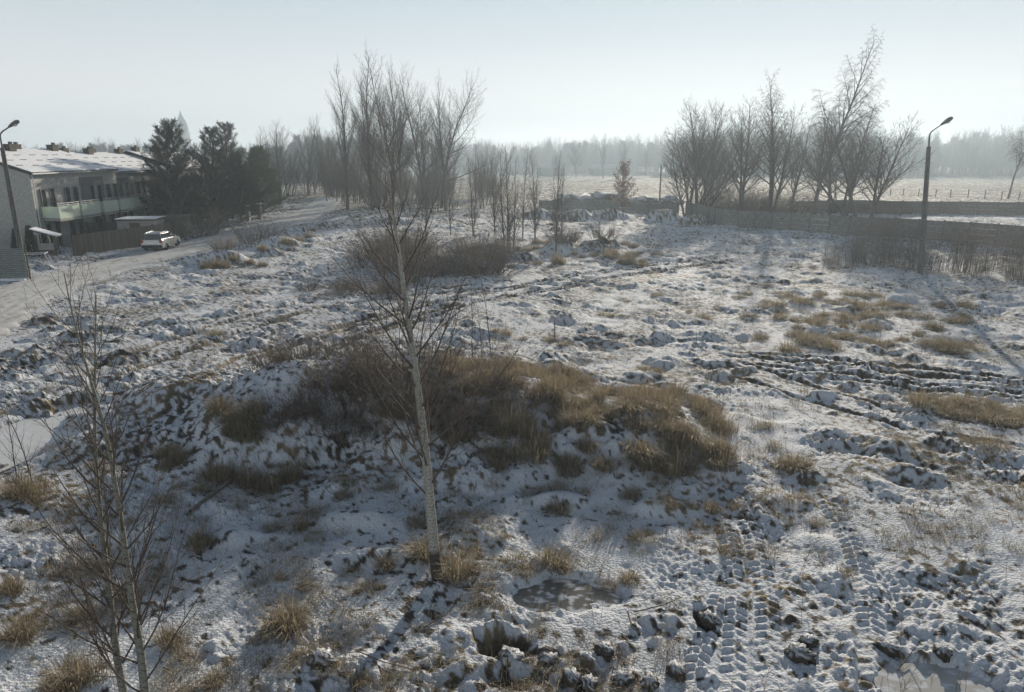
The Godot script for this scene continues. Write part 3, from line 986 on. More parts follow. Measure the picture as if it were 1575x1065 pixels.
func build_undergrowth() -> void:
	var tones := [Color(0.255, 0.22, 0.165), Color(0.20, 0.168, 0.122), Color(0.32, 0.28, 0.21), Color(0.155, 0.128, 0.092)]
	var pale := [Color(0.32, 0.28, 0.215), Color(0.255, 0.22, 0.16), Color(0.195, 0.165, 0.12)]
	var tall := []
	var low := []
	for k in 6:
		tall.append(grass_clump(680, 0.36, 0.76, 0.6, tones))
	for k in 6:
		low.append(grass_clump(420, 0.36, 0.42, 0.8, pale))
	# [pixel x, pixel y of the foot, width in pixels, tall?]
	var front := [[440, 965, 100, 1], [400, 985, 60, 0], [465, 1015, 85, 0], [505, 1035, 60, 0], [563, 910, 75, 0], [592, 868, 45, 1], [660, 855, 80, 1], [705, 893, 90, 1], [740, 905, 50, 0], [800, 872, 90, 0], [845, 868, 80, 1], [968, 893, 65, 0], [940, 900, 40, 0],
		[460, 815, 34, 1], [422, 815, 55, 0], [310, 835, 60, 1], [345, 740, 70, 1], [372, 735, 60, 1], [365, 778, 50, 0], [440, 735, 60, 1], [520, 740, 45, 0], [640, 808, 60, 0], [690, 805, 55, 0], [855, 785, 50, 1], [980, 828, 55, 0], [1000, 822, 40, 0], [1105, 822, 45, 0], [1115, 848, 45, 0],
		[1212, 720, 58, 1], [1228, 716, 40, 1], [1240, 766, 34, 0], [978, 765, 44, 1], [1025, 775, 50, 0], [1055, 778, 40, 0], [1092, 785, 44, 1], [1130, 778, 36, 0], [900, 755, 40, 0], [820, 760, 60, 0], [865, 752, 60, 0],
		[125, 1055, 90, 1], [75, 1062, 60, 1], [35, 975, 70, 1], [115, 875, 95, 0], [150, 880, 60, 0], [330, 1050, 50, 1], [8, 915, 50, 1], [30, 765, 80, 1], [60, 770, 55, 0], [125, 950, 60, 0], [255, 990, 70, 1], [285, 1010, 60, 0], [195, 920, 70, 0], [550, 1050, 50, 1], [260, 770, 60, 0], [310, 755, 55, 0],
		[1173, 658, 50, 0], [1255, 806, 40, 0], [1190, 685, 34, 0], [470, 905, 34, 0], [432, 890, 34, 0], [545, 865, 50, 0], [610, 1040, 50, 0], [770, 828, 40, 0], [725, 850, 50, 0], [1300, 880, 34, 0], [1520, 683, 60, 0], [1490, 678, 40, 0],
		[380, 700, 50, 0], [480, 790, 44, 0], [410, 640, 34, 0], [365, 645, 40, 0], [595, 668, 60, 0], [520, 655, 55, 0]]
	for q in front:
		var h := 0.0
		for it in 3:
			var g := px(q[0], q[1], h)
			h = ground(g.x, g.y)
		var p := px(q[0], q[1], h)
		var s: float = q[2] * p.length() / FOCAL / (0.95 if q[3] else 0.98)
		again((tall if q[3] else low)[rng.randi() % 6], at(p.x, p.y), rng.randf_range(-0.6, 0.6), clampf(s, 0.5, 1.35), "tall straw-brown grass tussock standing out of the snow before the spoil heap" if q[3] else "low flattened straw tussock in the snow before the spoil heap", "tall tussocks before the spoil heap" if q[3] else "low tussocks before the spoil heap")
	var rest := []
	for j in 6:
		rest.append([])
	var k := 0
	while k < 170: # the grassy end of the spoil heap
		var x := rng.randf_range(-2.0, 6.2)
		var d := rng.randf_range(16.0, 24.5)
		var h := stamped(rise, x, d)
		if h > 0.15 and n_patch.get_noise_2d(x * 2.0, d * 2.0) > -0.35 and (d > 16.6 or rng.randf() < 0.5):
			k += 1
			if k > 60:
				rest[k % 6].append(placed(at(x, d), rng.randf_range(-0.6, 0.6), rng.randf_range(0.7, 1.2), rng.randf_range(0.7, 1.1)))
				continue
			again(tall[rng.randi() % 6], at(x, d), rng.randf_range(-0.6, 0.6), rng.randf_range(0.7, 1.25), "tall straw tussock in the thick grass on top of the spoil heap", "tussocks on top of the spoil heap")
	for j in 24: # the shaded front of the heap
		var x := rng.randf_range(-10.0, -2.0)
		var d := rng.randf_range(15.8, 18.6)
		again((low if j % 2 else tall)[rng.randi() % 6], at(x, d), rng.randf() * TAU, rng.randf_range(0.6, 1.1), "grey-brown tussock on the shaded front slope of the spoil heap", "tussocks on the shaded slope")
	for j in 84: # right of the plot
		var p := px(rng.randf_range(1170, 1490), rng.randf_range(452, 540))
		if j >= 45:
			rest[j % 6].append(placed(at(p.x, p.y), rng.randf() * TAU, rng.randf_range(0.8, 1.5), rng.randf_range(0.4, 0.6)))
			continue
		again(low[rng.randi() % 6], at(p.x, p.y), rng.randf() * TAU, rng.randf_range(0.9, 1.8), "low pale tussock in the scattered patch beyond the deep wheel ruts", "tussocks beyond the deep ruts")
	for j in 26:
		var t := rng.randf()
		var p := px(lerpf(1410, 1590, t), lerpf(622, 645, t) + rng.randf_range(-14, 12))
		again(low[rng.randi() % 6], at(p.x, p.y), rng.randf() * TAU, rng.randf_range(0.9, 1.5), "low tussock in the long strip of straw below the deep wheel ruts", "strip of tussocks below the deep ruts")
	for j in 52: # middle distance
		var p := px(rng.randf_range(700, 1010), rng.randf_range(372, 412))
		if j >= 25:
			rest[j % 6].append(placed(at(p.x, p.y), rng.randf() * TAU, rng.randf_range(1.0, 1.8), rng.randf_range(0.5, 0.8)))
			continue
		again((low if j % 3 else tall)[rng.randi() % 6], at(p.x, p.y), rng.randf() * TAU, rng.randf_range(1.0, 1.9), "straw tussock in the tangle round the young trees", "tussocks round the young trees")
	for q in [[940, 484], [925, 482], [1000, 571], [985, 566], [775, 515], [762, 512], [805, 520], [850, 522], [870, 528], [1140, 458], [1150, 452], [1062, 480], [1085, 490], [1010, 455], [965, 462], [1150, 490], [1180, 440], [1250, 412], [1280, 416], [1300, 410], [1225, 408], [430, 548], [330, 520]]:
		var p := px(q[0], q[1])
		again(low[rng.randi() % 6], at(p.x, p.y), rng.randf() * TAU, rng.randf_range(0.75, 1.25), "single straw tussock on the open snow between the wheel ruts", "single tussocks on the open snow")
	for q in [[330, 400], [318, 404], [345, 402], [360, 396], [385, 398], [405, 386], [425, 380], [440, 374], [460, 366], [475, 360], [480, 350], [400, 400]]:
		var p := px(q[0], q[1], 0.4)
		again(tall[rng.randi() % 6], at(p.x, p.y), rng.randf() * TAU, rng.randf_range(1.0, 1.8), "straw tussock on the bank beside the lane", "tussocks on the lane bank")
	# bramble thicket on the heap and behind it
	var brambles := []
	for j in 3:
		brambles.append(shrub(96, 0.75, 0.95, Color(0.12, 0.098, 0.082), "bramble_shrub"))
	var heap := [[-7.6, 21.4, 0.9]]
	for j in 17:
		heap.append([rng.randf_range(-6.8, -2.2), rng.randf_range(18.0, 21.8), rng.randf_range(0.75, 1.15)])
	for j in 7:
		heap.append([rng.randf_range(-2.0, 0.2), rng.randf_range(17.8, 21.0), rng.randf_range(0.7, 1.05)])
	for q in heap:
		put(brambles[rng.randi() % 3], q[0], q[1], rng.randf() * TAU, q[2], "dark brown bramble shrub in the thicket on the spoil heap", "brambles on the spoil heap")
	for j in 18:
		var x := rng.randf_range(-10.5, 1.0)
		var d := rng.randf_range(48.0, 60.0)
		put(brambles[rng.randi() % 3], x, d, rng.randf() * TAU, rng.randf_range(1.1, 2.9), "brown twiggy shrub in the thicket round the young trees", "shrubs round the young trees")
	for q in [[4.2, 59.3, 1.5], [7.7, 60.3, 1.5], [4.8, 59.8, 1.3], [-23.5, 66.0, 2.2], [-31.8, 71.5, 3.2], [-22.0, 54.0, 1.2]]:
		put(brambles[rng.randi() % 3], q[0], q[1], rng.randf() * TAU, q[2], "rounded twiggy shrub on its own heap of soil", "single shrubs on heaps")
	for q in [[30.0, 97.0, 4.0], [32.5, 98.0, 4.4], [35.0, 97.5, 4.2], [37.5, 97.0, 3.6], [28.0, 97.5, 3.4], [33.5, 95.5, 3.4]]:
		put(brambles[rng.randi() % 3], q[0], q[1], rng.randf() * TAU, q[2], "large dark rounded thicket under the bare trees behind the concrete wall", "thickets behind the concrete wall")
	for j in 6:
		put(brambles[rng.randi() % 3], rng.randf_range(-13.0, -6.5), rng.randf_range(40.0, 46.0), rng.randf() * TAU, rng.randf_range(0.7, 1.1), "small twiggy shrub on the open ground before the thicket", "small shrubs before the thicket")
	# whips of self-sown saplings round the lamp post
	var whips := []
	for j in 3:
		whips.append(shrub(64, 1.3, 3.4, Color(0.10, 0.08, 0.065), "sapling_whips", 0.85))
	for j in 44:
		var t := rng.randf()
		var p := Vector2(lerpf(22.5, 44.0, t), lerpf(51.5, 43.0, minf(t * 1.3, 1.0)) + rng.randf_range(-1.5, 5.0))
		put(whips[rng.randi() % 3], p.x, p.y, rng.randf() * TAU, rng.randf_range(0.45, 1.15) * (0.6 if t < 0.12 else 1.0), "cluster of thin upright sapling whips round the lamp post", "sapling whips round the lamp post")
	# grass stubble and dead stalks poking through the snow: nobody could count them
	var stubble := Node3D.new()
	stubble.name = "grass"
	add_child(stubble)
	tag(stubble, "short dead grass poking through the snow all over the plot", "grass", "", "stuff")
	for j in 6:
		scatter(stubble, "thick_grass", tall[j].get_child(0).mesh, rest[j])
	for v in 4:
		var b := MB.new()
		for i in 14 + 6 * v:
			var a := rng.randf() * TAU
			var r := 0.16 * sqrt(rng.randf())
			var root := Vector3(cos(a) * r, -0.01, sin(a) * r)
			var h := rng.randf_range(0.04, 0.12) * (1.6 if v == 3 else 1.0)
			var out := any_dir(1.7)
			out.y = 0
			b.blade(root, root + Vector3.UP * h * 0.6 + out * h * 0.4, root + Vector3.UP * h * rng.randf_range(0.5, 1.0) + out * h, 0.003, pale[rng.randi() % 3] * 0.8, pale[rng.randi() % 3])
		var spots := []
		var tries := 0
		while spots.size() < 1700 and tries < 40000:
			tries += 1
			var d := 8.0 + 62.0 * pow(rng.randf(), 1.7)
			var x := rng.randf_range(-0.8, 0.85) * d
			if n_patch.get_noise_2d(x * 1.7, d * 1.7) + 0.4 * rng.randf_range(-1, 1) < 0.12 or absf(x - lane_at(d)) < 2.8 or stamped(soil, x, d) > 0.03 or (x > 3.0 and d < 13.0):
				continue
			spots.append(placed(Vector3(x, ground(x, d), -d), rng.randf() * TAU, rng.randf_range(0.7, 1.6)))
		scatter(stubble, "tufts", b.mesh(M.grass), spots)
	var weed := MB.new()
	weed.col = Color(0.16, 0.115, 0.075)
	weed.path([Vector3.ZERO, Vector3(0.03, 0.4, 0.02), Vector3(0.02, 0.8, 0.05)], [0.004, 0.003, 0.002], 3)
	for i in 12:
		var q := Vector3(0.02, rng.randf_range(0.35, 0.8), 0.03)
		weed.spike(q, q + any_dir(0.13) + Vector3.UP * 0.1, 0.003)
	var spots := []
	for i in 420:
		var d := 8.5 + 45.0 * pow(rng.randf(), 1.4)
		var x := rng.randf_range(-0.75, 0.8) * d
		spots.append(Transform3D(Basis(Vector3(rng.randf_range(-0.2, 0.2), 1, rng.randf_range(-0.2, 0.2)).normalized(), rng.randf() * TAU).scaled(Vector3.ONE * rng.randf_range(0.5, 1.2)), Vector3(x, ground(x, d), -d)))
	scatter(stubble, "dead_stalks", weed.mesh(M.bark), spots)

# ---------------------------------------------------------------- things people made
func box_mesh(lo: Vector3, hi: Vector3, m: Material) -> ArrayMesh:
	var b := MB.new()
	b.box(lo, hi)
	return b.mesh(m)

func house_window(parent: Node, y0: float, y1: float, z0: float, z1: float, out: float) -> void:
	var b := MB.new()
	var t := 0.07
	b.box(Vector3(0, y0, -z1), Vector3(out, y0 + t, -z0))
	b.box(Vector3(0, y1 - t, -z1), Vector3(out, y1, -z0))
	b.box(Vector3(0, y0 + t, -z0 - t), Vector3(out, y1 - t, -z0))
	b.box(Vector3(0, y0 + t, -z1), Vector3(out, y1 - t, -z1 + t))
	var w := part(parent, "window", b.mesh(M.frame))
	part(w, "pane", box_mesh(Vector3(0.0, y0 + t, -z1 + t), Vector3(out - 0.045, y1 - t, -z0 - t), M.glass))

func terraced_house(x: float, d: float, eave: float, flip: bool, label: String) -> void:
	var long := 12.9
	var o := thing("terraced_house", Vector3(x, 0, -d), 0.0, label, "house", "terraced houses along the lane")
	var b := MB.new()
	b.prism([Vector2(0, -0.6), Vector2(0, eave), Vector2(-5.4, eave + 1.75), Vector2(-10.8, eave), Vector2(-10.8, -0.6)], 0.0, long - 0.02, Vector3.RIGHT, Vector3.UP, Vector3.FORWARD, Vector3.ZERO)
	part(o, "wall", b.mesh(M.render))
	b = MB.new()
	b.prism([Vector2(0.3, eave - 0.02), Vector2(0.3, eave + 0.16), Vector2(-5.4, eave + 2.02), Vector2(-11.1, eave + 0.16), Vector2(-11.1, eave - 0.02), Vector2(-5.4, eave + 1.84)], -0.12, long + 0.0, Vector3.RIGHT, Vector3.UP, Vector3.FORWARD, Vector3.ZERO)
	var roof := part(o, "roof", b.mesh(M.roof))
	b = MB.new()
	b.prism([Vector2(0.2, eave + 0.195), Vector2(0.16, eave + 0.245), Vector2(-5.4, eave + 2.09), Vector2(-11.0, eave + 0.245), Vector2(-11.0, eave + 0.195), Vector2(-5.4, eave + 2.022)], 0.0, long - 0.12, Vector3.RIGHT, Vector3.UP, Vector3.FORWARD, Vector3.ZERO)
	part(roof, "snow_cover", b.mesh(M.snow))
	for r in 3:
		for k in 7:
			var u := 1.2 + r * 1.25 + rng.randf_range(-0.1, 0.1)
			var z := 0.9 + k * 1.8 + (0.8 if r % 2 else 0.0) + rng.randf_range(-0.2, 0.2)
			if z > long - 0.6:
				continue
			var y := eave + 0.25 + u * 0.331
			var g := MB.new()
			g.box(Vector3(-u - 0.08, y - 0.12, -z - 0.36), Vector3(-u + 0.08, y + 0.08, -z + 0.36))
			part(roof, "snow_guard", g.mesh(M.roof))
	for q in [[1.6, -5.2], [5.4, -4.9], [7.0, -5.5], [11.6, -5.0]]:
		var c := part(roof, "chimney", box_mesh(Vector3(q[1] - 0.3, eave + 1.2, -q[0] - 0.45), Vector3(q[1] + 0.3, eave + 2.4, -q[0] + 0.45), M.chimney))
		part(c, "cap", box_mesh(Vector3(q[1] - 0.34, eave + 2.402, -q[0] - 0.49), Vector3(q[1] + 0.34, eave + 2.46, -q[0] + 0.49), M.roof))
		part(c, "pot", box_mesh(Vector3(q[1] - 0.12, eave + 2.462, -q[0] - 0.3), Vector3(q[1] + 0.12, eave + 2.66, -q[0] - 0.06), M.roof))
	# front: dark render panel, windows in pairs round a grey infill, balconies
	var lo := 6.7 if not flip else 0.3
	part(o, "dark_render_panel", box_mesh(Vector3(0.0, 2.75, -lo - 3.75), Vector3(0.06, eave - 0.45, -lo), M.darkrender))
	for z in [0.85, 4.2, 8.0, 10.75] if not flip else [1.2, 4.6, 7.6, 10.75]:
		var out := 0.13
		for f in [[2.8, 5.1], [0.15, 2.3]]:
			house_window(o, f[0], f[1], z, z + 0.68, out)
			house_window(o, f[0], f[1], z + 1.2, z + 1.88, out)
			part(o, "infill_panel", box_mesh(Vector3(0.0, f[0], -z - 1.195), Vector3(0.08, f[1], -z - 0.685), M.infill))
	for q in [[0.7, 3.7], [4.0, 6.9], [7.5, 9.9], [10.3, 12.7]]:
		var bal := part(o, "balcony", box_mesh(Vector3(0.0, 2.5, -q[1]), Vector3(1.5, 2.68, -q[0]), M.concrete))
		part(bal, "glass_panel", box_mesh(Vector3(1.44, 2.45, -q[1] + 0.02), Vector3(1.47, 3.66, -q[0] - 0.02), M.milkglass))
		part(bal, "glass_panel", box_mesh(Vector3(0.05, 2.72, -q[0] - 0.03), Vector3(1.43, 3.66, -q[0]), M.milkglass))
		part(bal, "glass_panel", box_mesh(Vector3(0.05, 2.72, -q[1]), Vector3(1.43, 3.66, -q[1] + 0.03), M.milkglass))
		part(bal, "rail", box_mesh(Vector3(1.42, 3.72, -q[1]), Vector3(1.49, 3.78, -q[0]), M.steel))
		part(bal, "rail", box_mesh(Vector3(1.42, 3.88, -q[1]), Vector3(1.49, 3.94, -q[0]), M.steel))
		for z in [q[0] + 0.05, (q[0] + q[1]) / 2, q[1] - 0.05]:
			part(bal, "post", box_mesh(Vector3(1.4, 2.69, -z - 0.025), Vector3(1.438, 3.95, -z + 0.025), M.steel))
	part(o, "gutter", box_mesh(Vector3(0.302, eave + 0.0, -long + 0.1), Vector3(0.42, eave + 0.12, 0.1), M.steel))
	var pipe := MB.new()
	pipe.path([Vector3(0.1, eave - 0.05, -0.14), Vector3(0.1, 0.0, -0.14)], [0.05, 0.05], 8)
	part(o, "downpipe", pipe.mesh(M.steel))
	for z in [6.55, 12.75]:
		part(o, "garden_screen", box_mesh(Vector3(0.02, -0.2, -z - 0.05), Vector3(3.0, 1.85, -z + 0.05), M.darkwood))

func loft(b: MB, rings: Array) -> void:
	var k: int = rings[0].size()
	for r in rings.size() - 1:
		for i in k:
			var j := (i + 1) % k
			b.quad(rings[r][i], rings[r][j], rings[r + 1][j], rings[r + 1][i])
	for e in [rings[0], rings[-1]]:
		var mid := Vector3.ZERO
		for p in e:
			mid += p
		mid /= k
		for i in k:
			var j := (i + 1) % k
			if e == rings[0]:
				b.quad(e[j], e[i], mid, mid)
			else:
				b.quad(e[i], e[j], mid, mid)

func car_shell(outline: Array, widths: Array, m: Material) -> ArrayMesh: # widths: [half width, inset of the outline]
	var b := MB.new()
	var mid := Vector2.ZERO
	for q in outline:
		mid += q
	mid /= outline.size()
	var rings := []
	for w in widths:
		var ring := []
		for q in outline:
			var s: Vector2 = q - (q - mid).normalized() * w[1]
			ring.append(Vector3(w[0], s.y, -s.x))
		rings.append(ring)
	loft(b, rings)
	return b.mesh(m)

func build_car() -> void:
	# local: nose towards -z, rear at +z
	var o := thing("parked_car", Vector3(-30.4, 0.03, -61.6), 0.1, "silver estate car parked beside the wooden fence on the lane", "car")
	var lower := [Vector2(-2.15, 0.32), Vector2(-2.2, 0.55), Vector2(-2.16, 0.92), Vector2(-1.9, 0.98), Vector2(0.75, 0.95), Vector2(1.75, 0.84), Vector2(2.12, 0.66), Vector2(2.18, 0.42), Vector2(2.1, 0.26), Vector2(-2.05, 0.24)]
	part(o, "body", car_shell(lower, [[-0.88, 0.14], [-0.86, 0.05], [-0.78, 0.0], [0.78, 0.0], [0.86, 0.05], [0.88, 0.14]], M.silver))
	var cabin := [Vector2(-2.08, 0.93), Vector2(-1.88, 1.34), Vector2(-1.5, 1.40), Vector2(0.1, 1.40), Vector2(0.35, 1.34), Vector2(1.0, 0.93)]
	part(o, "cabin_glass", car_shell(cabin, [[-0.76, 0.1], [-0.66, 0.0], [0.66, 0.0], [0.76, 0.1]], M.carglass))
	var top := [Vector2(-1.95, 1.37), Vector2(-1.85, 1.43), Vector2(-1.4, 1.465), Vector2(0.05, 1.46), Vector2(0.3, 1.39), Vector2(0.1, 1.385), Vector2(-1.6, 1.385)]
	part(o, "roof", car_shell(top, [[-0.66, 0.02], [-0.6, 0.0], [0.6, 0.0], [0.66, 0.02]], M.silver))
	for s in [-1, 1]:
		for q in [[-1.95, -1.75], [-0.95, -0.85], [0.3, 0.9]]:
			var b := MB.new()
			b.path([Vector3(s * 0.765, 0.94, -q[1]), Vector3(s * 0.675, 1.4, -(q[0] if q[0] < 0.0 else 0.28))], [0.035, 0.03], 6)
			part(o, "pillar", b.mesh(M.silver))
		part(o, "mirror", box_mesh(Vector3(s * 0.9 - 0.09, 0.95, -0.82), Vector3(s * 0.9 + 0.09, 1.08, -0.68), M.silver))
		part(o, "roof_rail", box_mesh(Vector3(s * 0.58 - 0.02, 1.468, -0.0), Vector3(s * 0.58 + 0.02, 1.51, 1.6), M.steel))
		part(o, "tail_light", box_mesh(Vector3(s * 0.74 - 0.1, 0.68, 2.1), Vector3(s * 0.74 + 0.1, 0.93, 2.185), M.redglass))
		part(o, "headlight", box_mesh(Vector3(s * 0.66 - 0.14, 0.6, -2.13), Vector3(s * 0.66 + 0.14, 0.74, -1.98), M.steel))
		for z in [-1.32, 1.3]:
			var tyre := MB.new()
			tyre.path([Vector3(s * 0.7, 0.31, z), Vector3(s * 0.72, 0.31, z), Vector3(s * 0.87, 0.31, z), Vector3(s * 0.89, 0.31, z), Vector3(s * 0.89, 0.31, z + 0.001)], [0.27, 0.315, 0.315, 0.27, 0.2], 20)
			var w := part(o, "wheel", tyre.mesh(M.rubber))
			var rim := MB.new()
			rim.path([Vector3(s * 0.86, 0.31, z), Vector3(s * 0.9, 0.31, z), Vector3(s * 0.905, 0.31, z)], [0.21, 0.2, 0.01], 16)
			part(w, "rim", rim.mesh(M.steel))
	part(o, "bumper", box_mesh(Vector3(-0.8, 0.3, 2.12), Vector3(0.8, 0.5, 2.235), M.rubber))
	part(o, "number_plate", box_mesh(Vector3(-0.26, 0.62, 2.19), Vector3(0.26, 0.74, 2.212), M.snow))

func lamp_post(x: float, d: float, high: float, lean: float, turn: float, label: String) -> void:
	var o := thing("street_lamp", at(x, d, 0.1), turn, label, "street lamp", "street lamps of the plot")
	o.rotation.z = lean
	var b := MB.new()
	b.path([Vector3.ZERO, Vector3(0, high * 0.45, 0), Vector3(0, high * 0.83, 0), Vector3(0, high * 0.832, 0)], [0.19, 0.16, 0.125, 0.02], 12)
	part(o, "pole", b.mesh(M.oldconcrete))
	b = MB.new()
	var y := high * 0.82
	b.path([Vector3(0, y, 0), Vector3(0, y + 0.75, 0), Vector3(0.05, y + 0.95, 0), Vector3(0.22, y + 1.12, 0), Vector3(0.75, y + 1.42, 0)], [0.055, 0.05, 0.045, 0.045, 0.04], 8)
	part(o, "arm", b.mesh(M.darksteel))
	b = MB.new()
	b.path([Vector3(0.62, y + 1.36, 0), Vector3(0.72, y + 1.42, 0), Vector3(0.95, y + 1.56, 0), Vector3(1.2, y + 1.69, 0), Vector3(1.36, y + 1.74, 0), Vector3(1.42, y + 1.75, 0)], [0.03, 0.08, 0.125, 0.14, 0.1, 0.01], 10)
	var head := part(o, "lamp_head", b.mesh(M.darksteel))
	b = MB.new()
	b.path([Vector3(0.95, y + 1.47, 0), Vector3(1.06, y + 1.49, 0), Vector3(1.2, y + 1.57, 0), Vector3(1.3, y + 1.65, 0)], [0.02, 0.09, 0.09, 0.02], 8)
	part(head, "lens", b.mesh(M.milkglass))

func run_wall(called: String, pts: Array, high: float, step: float, label: String, mp: Material, mo: Material, cat := "wall") -> void:
	var first: Vector2 = pts[0]
	var o := thing(called, Vector3(first.x, 0, -first.y), 0.0, label, cat)
	for s in pts.size() - 1:
		var a: Vector2 = pts[s] - first
		var b: Vector2 = pts[s + 1] - first
		var many := maxi(1, int(round(a.distance_to(b) / step)))
		for i in many:
			var p := a.lerp(b, float(i) / many)
			var q := a.lerp(b, float(i + 1) / many)
			var t := (q - p).normalized()
			var n := Vector2(-t.y, t.x)
			var base := n_low.get_noise_2d(p.x + first.x, p.y + first.y) * 0.22
			var up := rng.randf_range(-0.03, 0.03)
			var panel := MB.new()
			var slabs := 4
			for k in slabs:
				var c := []
				var y0 := base - 0.25 + (high + 0.25) * k / slabs + 0.012
				var y1 := base - 0.25 + (high + 0.25) * (k + 1) / slabs + up * 0.5
				var th := 0.03 + 0.004 * (k % 2)
				for y in [y0, y1]:
					for e in [p + t * 0.075 + n * -th, q - t * 0.075 + n * -th, q - t * 0.075 + n * th, p + t * 0.075 + n * th]:
						c.append(Vector3(e.x, y, -e.y))
				panel.hexa(c)
			part(o, "panel", panel.mesh(mp))
			var post := MB.new()
			var c := []
			for y in [base - 0.3, base + high + 0.08 + up]:
				for e in [p + t * -0.072 + n * -0.08, p + t * 0.072 + n * -0.08, p + t * 0.072 + n * 0.08, p + t * -0.072 + n * 0.08]:
					c.append(Vector3(e.x, y, -e.y))
			post.hexa(c)
			part(o, "post", post.mesh(mo))

func stick(called: String, pts: Array, radii: Array, m: Material, label: String, cat: String) -> void:
	var first: Vector3 = pts[0]
	var b := MB.new()
	b.col = Color(0.10, 0.08, 0.065)
	var local := []
	for p in pts:
		local.append(p - first)
	b.path(local, radii, 6)
	solo(called, b.mesh(m), first, label, cat)

func on_ground(u: float, w: float, lift := 0.0) -> Vector3:
	var h := 0.0
	for it in 4:
		var g := px(u, w, h)
		h = ground(g.x, g.y)
	var p := px(u, w, h)
	return Vector3(p.x, h + lift, -p.y)

func clod(sd: int) -> ArrayMesh:
	var nz := noise(1.1, sd, 3)
	var b := MB.new()
	var rows := 14
	var cols := 22
	for r in rows + 1:
		for q in cols:
			var th := PI * r / rows
			var ph := TAU * q / cols
			var dir := Vector3(sin(th) * cos(ph), cos(th), sin(th) * sin(ph))
			var p := dir * (1.0 + 0.65 * nz.get_noise_3dv(dir * 1.4) + 0.25 * nz.get_noise_3dv(dir * 4.0))
			b.v.append(p * Vector3(1.2, 0.75, 0.9))
			b.n.append(dir)
			var t := clampf((dir.y - 0.62 + 0.9 * nz.get_noise_3dv(dir * 3.1 + Vector3.ONE * 5.0)) / 0.15, 0.0, 1.0)
			b.c.append((SOIL * 1.1).lerp(SNOW, t))
	for r in rows:
		for q in cols:
			var i := r * cols + q
			var j := r * cols + (q + 1) % cols
			b.ix.append_array([i, i + cols, j, j, i + cols, j + cols])
	return b.mesh(M.ground)

